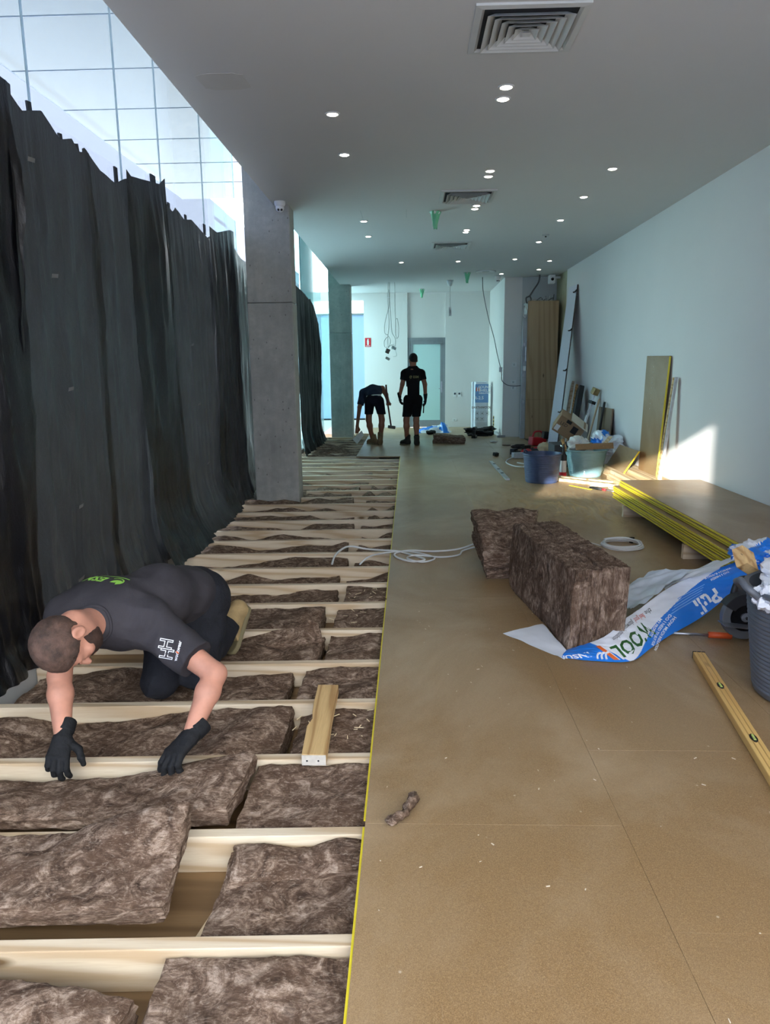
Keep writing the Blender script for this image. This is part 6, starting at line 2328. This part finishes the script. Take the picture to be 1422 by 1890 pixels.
def boot(par, toe, heel, top, m, sole_m, name='boot', s=1.0, side=(1, 0, 0), h=.006):
    """toe, heel = points on the ground line of the sole; top = ankle centre"""
    toe, heel, top = [np.array(q, float) for q in (toe, heel, top)]
    L = toe - heel
    lu = L / np.linalg.norm(L)
    upv = top - heel
    upv = upv - lu * (upv @ lu)
    upv /= np.linalg.norm(upv)
    S = SDF(.03 * s)
    S.cap(heel + lu * .035 * s + upv * .045 * s, heel + lu * .035 * s + upv * .06 * s, .042 * s, .043 * s)
    S.cap(heel + lu * .05 * s + upv * .05 * s, toe - lu * .055 * s + upv * .035 * s, .043 * s, .046 * s)
    S.cap(heel + lu * .12 * s + upv * .075 * s, toe - lu * .07 * s + upv * .045 * s, .038 * s, .042 * s)
    S.cap(heel + lu * .05 * s + upv * .06 * s, top, .05 * s, .055 * s)
    S.cut(heel + upv * .012 * s, -upv)
    S.cut(top + (top - heel) / np.linalg.norm(top - heel) * .015, top - heel)
    o = mk(name, S.mesh(h, .02), m, par, smooth=True, auto=60)
    S2 = SDF(.01)
    S2.cap(heel + lu * .04 * s, toe - lu * .052 * s, .044 * s, .051 * s)
    S2.cut(heel + upv * .020 * s, upv).cut(heel - upv * .006 * s, -upv)
    mk('sole', S2.mesh(h, .02), sole_m, o, smooth=True, auto=50)
    return o


boot(KP, (-1.005, 3.82, -.055), (-.945, 4.02, .165), (-1.035, 3.87, .125), BOOT, SOLE, s=1.0)
boot(KP, (-1.22, 3.83, -.045), (-1.19, 4.00, .16), (-1.215, 3.85, .11), BOOT, SOLE, s=1.0)
mk('sock', G().tube([(-1.03, 3.80, .11), (-1.05, 3.90, .14)], .052, 14), SOCK, KP, smooth=True)
glove(wrr, (-.50, -.76, -.40), (-.22, -.30, .92), True, KP, s=1.08, curl=(.42, .60, .45), thumb=(.35, .75))
glove(wrl, (.06, -.80, -.60), (.06, -.62, .78), False, KP, curl=(.42, .65, .55), thumb=(.85, .25))

# ---------------------------------------------------------------- standing worker
SP = thing('person', (.08, 14.45, 0), 'worker in black tee, shorts and gloves standing with his back turned', 'person')
B = SDF(.04)
hM2 = frame3((0, .05, 1), (-.25, 1, -.25))
hc2 = np.array((.086, 14.45, 1.655))
head_sdf(B, hc2, hM2, 1.0)
B.chain([(.08, 14.44, 1.60), (.08, 14.43, 1.48), (.08, 14.44, 1.25), (.08, 14.45, .95)], [.055, .07, .085, .085])
arms = [[(-.08, 14.44, 1.41), (-.128, 14.42, 1.20), (-.185, 14.50, .965)], [(.245, 14.44, 1.41), (.312, 14.42, 1.19), (.322, 14.46, .94)]]
for a in arms:
    B.chain([(.08, 14.44, 1.42), a[0]], [.1, .06])
    B.chain(a, [.055, .043, .030], .02)
legs = [[(-.005, 14.45, .90), (-.055, 14.45, .50), (-.045, 14.50, .12)], [(.165, 14.45, .90), (.140, 14.43, .50), (.148, 14.35, .12)]]
for a in legs:
    q = np.array(a[1]) * .68 + np.array(a[2]) * .32 + np.array((0, -.018, 0))
    B.chain([a[0], a[1], q, a[2]], [.09, .056, .058, .036], .03)
mk('body', B.mesh(.011), SKIN2, SP, smooth=True)
mk('hair', shell_of(hc2, hM2, 1.0, .007, lambda l, f, u: -(u - (-.035 + .75 * f)), 3).mesh(.009, .02), HAIR_K, SP, smooth=True)
S = SDF(.05)
S.ell((.082, 14.44, 1.36), (.185, .135, .15))
S.ell((.078, 14.44, 1.14), (.172, .13, .24))
S.chain([(.078, 14.44, 1.06), (.08, 14.44, .93)], [.14, .14])
S.ell((.078, 14.44, 1.0), (.178, .13, .14))
S.chain([(-.07, 14.44, 1.43), (.08, 14.43, 1.51), (.23, 14.44, 1.43)], [.05, .06, .05], .04)
S.chain([(.08, 14.44, 1.40), (.08, 14.43, 1.53)], [.10, .064])
for a in arms:
    a0, a1 = np.array(a[0]), np.array(a[1])
    c = a0 + (a1 - a0) * .62
    S.chain([(.08, 14.44, 1.38), a0, c], [.11, .07, .064], .03)
    S.fn(lambda P, c=c, n=(a1 - a0) / np.linalg.norm(a1 - a0), w=np.sign(a0[0] - .08): np.where((P[:, 0] - .08) * w > .13, (P - c) @ n, -1), 'x')
S.cut((.08, 14.44, .92), (0, 0, -1)).cut((.08, 14.44, 1.545), (0, 0, 1))
S.fn(lambda P: -.005 * ridge(P, (0, 0, 1), 8, 61) - .002 * fbm(P * 12, 2, 3), 'n')
gs = S.mesh(.011)
sh2 = mk('t_shirt', gs, TEE_K, SP, smooth=True, auto=70)
bv = BVHTree.FromPolygons([tuple(v) for v in gs.v], gs.f)
surf_words('ESM', .062, (.135, 14.2, 1.335), (1, 0, 0), (0, 0, 1), (0, 1, 0), bv, None, OLIVE, sh2, 'printed_letters', .002, lift=.003)
surf_words('', 1, (.04, 14.2, 1.335), (1, 0, 0), (0, 0, 1), (0, 1, 0), bv, None, OLIVE, sh2, 'ring_emblem', extra=ring2d(0, 0, .020, .030, .9, 5.2), lift=.003)
surf_words('', 1, (.04, 14.2, 1.335), (1, 0, 0), (0, 0, 1), (0, 1, 0), bv, None, OLIVE, sh2, 'leaf_emblem', extra=leaf2d(.006, .004, .05, .014, .8), lift=.003)
surf_words('', 1, (.105, 14.2, 1.285), (1, 0, 0), (0, 0, 1), (0, 1, 0), bv, None, OLIVE, sh2, 'printed_line', extra=([(-.09, -.004), (.09, -.004), (.09, .004), (-.09, .004)], [(0, 1, 2, 3)]), lift=.003)
S = SDF(.03)
S.ell((.078, 14.45, .90), (.17, .125, .12))
for a, hz in zip(legs, (.575, .565)):
    a0, a1 = np.array(a[0]), np.array(a[1])
    S.chain([a0, a1 + (0, 0, .02)], [.105, .080], .012)
S.cut((.08, 14.45, .57), (0, 0, -1)).cut((.08, 14.45, .985), (0, 0, 1))
S.fn(lambda P: -.005 * ridge(P, (0, 0, 1), 9, 71), 'n')
mk('shorts', S.mesh(.011), TEE_K, SP, smooth=True, auto=70)
mk('pocket', G().obox((.285, 14.45, .72), (.02, .13, .17), (0, .06, 0)), TEE_K, SP, bevel=.008)
boot(SP, (-.185, 14.62, .003), (.010, 14.46, .003), (-.030, 14.50, .185), BOOT_K, SOLE, s=1.05, h=.011)
boot(SP, (.165, 14.62, .003), (.146, 14.32, .003), (.146, 14.365, .185), BOOT_K, SOLE, s=1.05, h=.011)
for a, zz in ((legs[0], .26), (legs[1], .25)):
    q0, q1 = np.array(a[2]), np.array(a[1])
    mk('sock', G().tube([q0 + (0, 0, .05), q0 + (q1 - q0) * .33], [.046, .047], 12), SOCK, SP, smooth=True)
glove(arms[0][2], (.10, .10, -1), (-.95, -.3, 0), True, SP, .009, 1.05, (.25, .4, .35))
glove(arms[1][2], (.0, .05, -1), (.95, -.3, 0), False, SP, .009, 1.05, (.25, .4, .35))

# ---------------------------------------------------------------- bending worker
BP = thing('person', (-.70, 14.7, 0), 'bending worker in slate tee and dark shorts reaching down with a white board', 'person')
B = SDF(.04)
hM3 = frame3((-.35, .85, -.35), (.0, .35, -.95))
hc3 = np.array((-.80, 15.30, .97))
head_sdf(B, hc3, hM3, 1.0)
sL, sR = np.array((-.925, 15.02, 1.02)), np.array((-.545, 15.0, 1.10))
B.chain([hc3 - hM3[2] * .07, (-.76, 15.10, 1.05), (-.73, 14.95, 1.05), (-.695, 14.72, .93)], [.055, .07, .085, .09])
armL = [sL, np.array((-1.005, 14.92, .74)), np.array((-1.055, 14.84, .36))]
armR = [sR, np.array((-.462, 14.92, .985)), np.array((-.425, 14.80, .86))]
for a, w in ((armL, (.055, .044, .030)), (armR, (.055, .044, .031))):
    B.chain([(-.74, 14.98, 1.05), a[0]], [.10, .062])
    B.chain(a, w, .02)
# bare hands: palm and curled fingers grown from the wrist
for w, hd, curl in ((armL[2], np.array((-.05, -.02, -1.)), .5), (armR[2], np.array((.05, -.5, -.8)), 1.0)):
    hd = hd / np.linalg.norm(hd)
    sdv = np.array((1., 0, 0))
    nv_ = np.cross(hd, sdv)
    S_ = .0
    B.cap(w, w + hd * .06, .030, .036, .02)
    for i, q in enumerate((-.028, -.009, .010, .028)):
        p = w + hd * .085 + sdv * q
        m_ = p + (hd * math.cos(curl) + nv_ * math.sin(curl)) * .042
        e_ = m_ + (hd * math.cos(curl * 2) + nv_ * math.sin(curl * 2)) * .036
        B.chain([w + hd * .05 + sdv * q * .8, p, m_, e_], [.016, .012, .011, .009], .005)
    B.chain([w + hd * .03 + sdv * .03, w + hd * .065 + sdv * .055, w + hd * .10 + sdv * .050], [.016, .013, .010], .006)
legB = [[(-.785, 14.70, .86), (-.810, 14.68, .50), (-.752, 14.75, .12)], [(-.605, 14.70, .86), (-.545, 14.66, .50), (-.575, 14.66, .12)]]
for a in legB:
    q = np.array(a[1]) * .68 + np.array(a[2]) * .32 + np.array((0, -.018, 0))
    B.chain([a[0], a[1], q, a[2]], [.09, .056, .058, .036], .03)
mk('body', B.mesh(.0105), SKIN2, BP, smooth=True)
mk('hair', shell_of(hc3, hM3, 1.0, .007, lambda l, f, u: -(u - (-.035 + .75 * f)), 3).mesh(.010, .02), HAIR_K, BP, smooth=True)
S = SDF(.05)
S.chain([(-.70, 14.76, .975), (-.73, 14.92, 1.04), (-.75, 15.05, 1.04)], [.135, .14, .125])
S.ell((-.735, 14.98, 1.04), (.20, .14, .115))
c = armL[0] + (armL[1] - armL[0]) * .85
S.chain([(-.74, 14.98, 1.04), armL[0], c], [.11, .078, .070], .04)
S.fn(lambda P: np.where(P[:, 0] < -.88, (P - c) @ ((armL[1] - armL[0]) / np.linalg.norm(armL[1] - armL[0])), -1), 'x')
S.chain([(-.74, 14.98, 1.05), (-.60, 15.0, 1.085)], [.11, .075], .04)
S.cut((-.70, 14.70, .945), (.05, -.75, -.60))
S.cut((-.775, 15.16, 1.06), (-.2, .9, .1))
S.fn(lambda P: -.005 * ridge(P, (.5, .8, .2), 9, 81), 'n')
mk('t_shirt', S.mesh(.0105), TEE_N, BP, smooth=True, auto=70)
S = SDF(.03)
S.chain([(-.80, 14.66, .985), (-.70, 14.64, 1.005), (-.60, 14.66, .995)], [.03, .03, .03])
S.fn(lambda P: np.abs((P - np.array((-.70, 14.66, .98))) @ np.array((.05, -.75, -.60))) * 0 - 0, 'n')
mk('shirt_hem', G().tube([(-.845, 14.73, .955), (-.80, 14.645, .965), (-.70, 14.605, .985), (-.60, 14.63, .985), (-.565, 14.71, .98)], .016, 8), CLOTH_W, BP, smooth=True)
S = SDF(.03)
S.ell((-.695, 14.70, .90), (.165, .135, .125))
for a in legB:
    a0, a1 = np.array(a[0]), np.array(a[1])
    S.chain([a0, a1 + (0, 0, .08)], [.105, .082], .012)
S.cut((-.7, 14.7, .61), (0, 0, -1)).cut((-.7, 14.70, .975), (.05, .5, .86))
S.fn(lambda P: -.005 * ridge(P, (0, 0, 1), 9, 91), 'n')
mk('shorts', S.mesh(.0105), SHORT_N, BP, smooth=True, auto=70)
boot(BP, (-.865, 14.86, .003), (-.655, 14.70, .003), (-.725, 14.745, .175), BOOT_T, SOLE, s=1.05, h=.0105)
boot(BP, (-.600, 14.88, .003), (-.585, 14.58, .003), (-.575, 14.66, .235), BOOT_T, SOLE, s=1.05, h=.0105)
for a in legB:
    q0, q1 = np.array(a[2]), np.array(a[1])
    mk('sock', G().tube([q0 + (0, 0, .06), q0 + (q1 - q0) * .34], [.045, .046], 12), SOCK, BP, smooth=True)
# what he holds
wb = thing('white_board', (-1.03, 14.80, .0), 'small white board held low in the bending worker\'s hand', 'board')
mk('board', board([(-1.147, 14.74, .102), (-1.056, 14.70, .004), (-.921, 14.80, .177), (-.966, 14.86, .262)], .016, True), mat('white_board', lin(224, 222, 214), .6), wb, bevel=.001)
mk('groove', board([(-1.078, 14.728, .168), (-1.070, 14.727, .160), (-.998, 14.742, .082), (-1.006, 14.743, .09)], .004), PAINT_G, wb)
hm = thing('sledgehammer', (-.39, 14.7, .3), 'long-handled sledgehammer held upright by the bending worker', 'hammer')
mk('handle', G().tube([(-.457, 14.74, 1.185), (-.432, 14.72, .85), (-.362, 14.70, .36)], [.018, .017, .016], 10), mat('red_brown_handle', lin(92, 40, 34), .5), hm, smooth=True)
mk('head', G().obox((-.352, 14.70, .345), (.15, .062, .062), (0, .14, .1)), mat('hammer_steel', lin(84, 82, 72), .5, .5, var=.15), hm, bevel=.012)
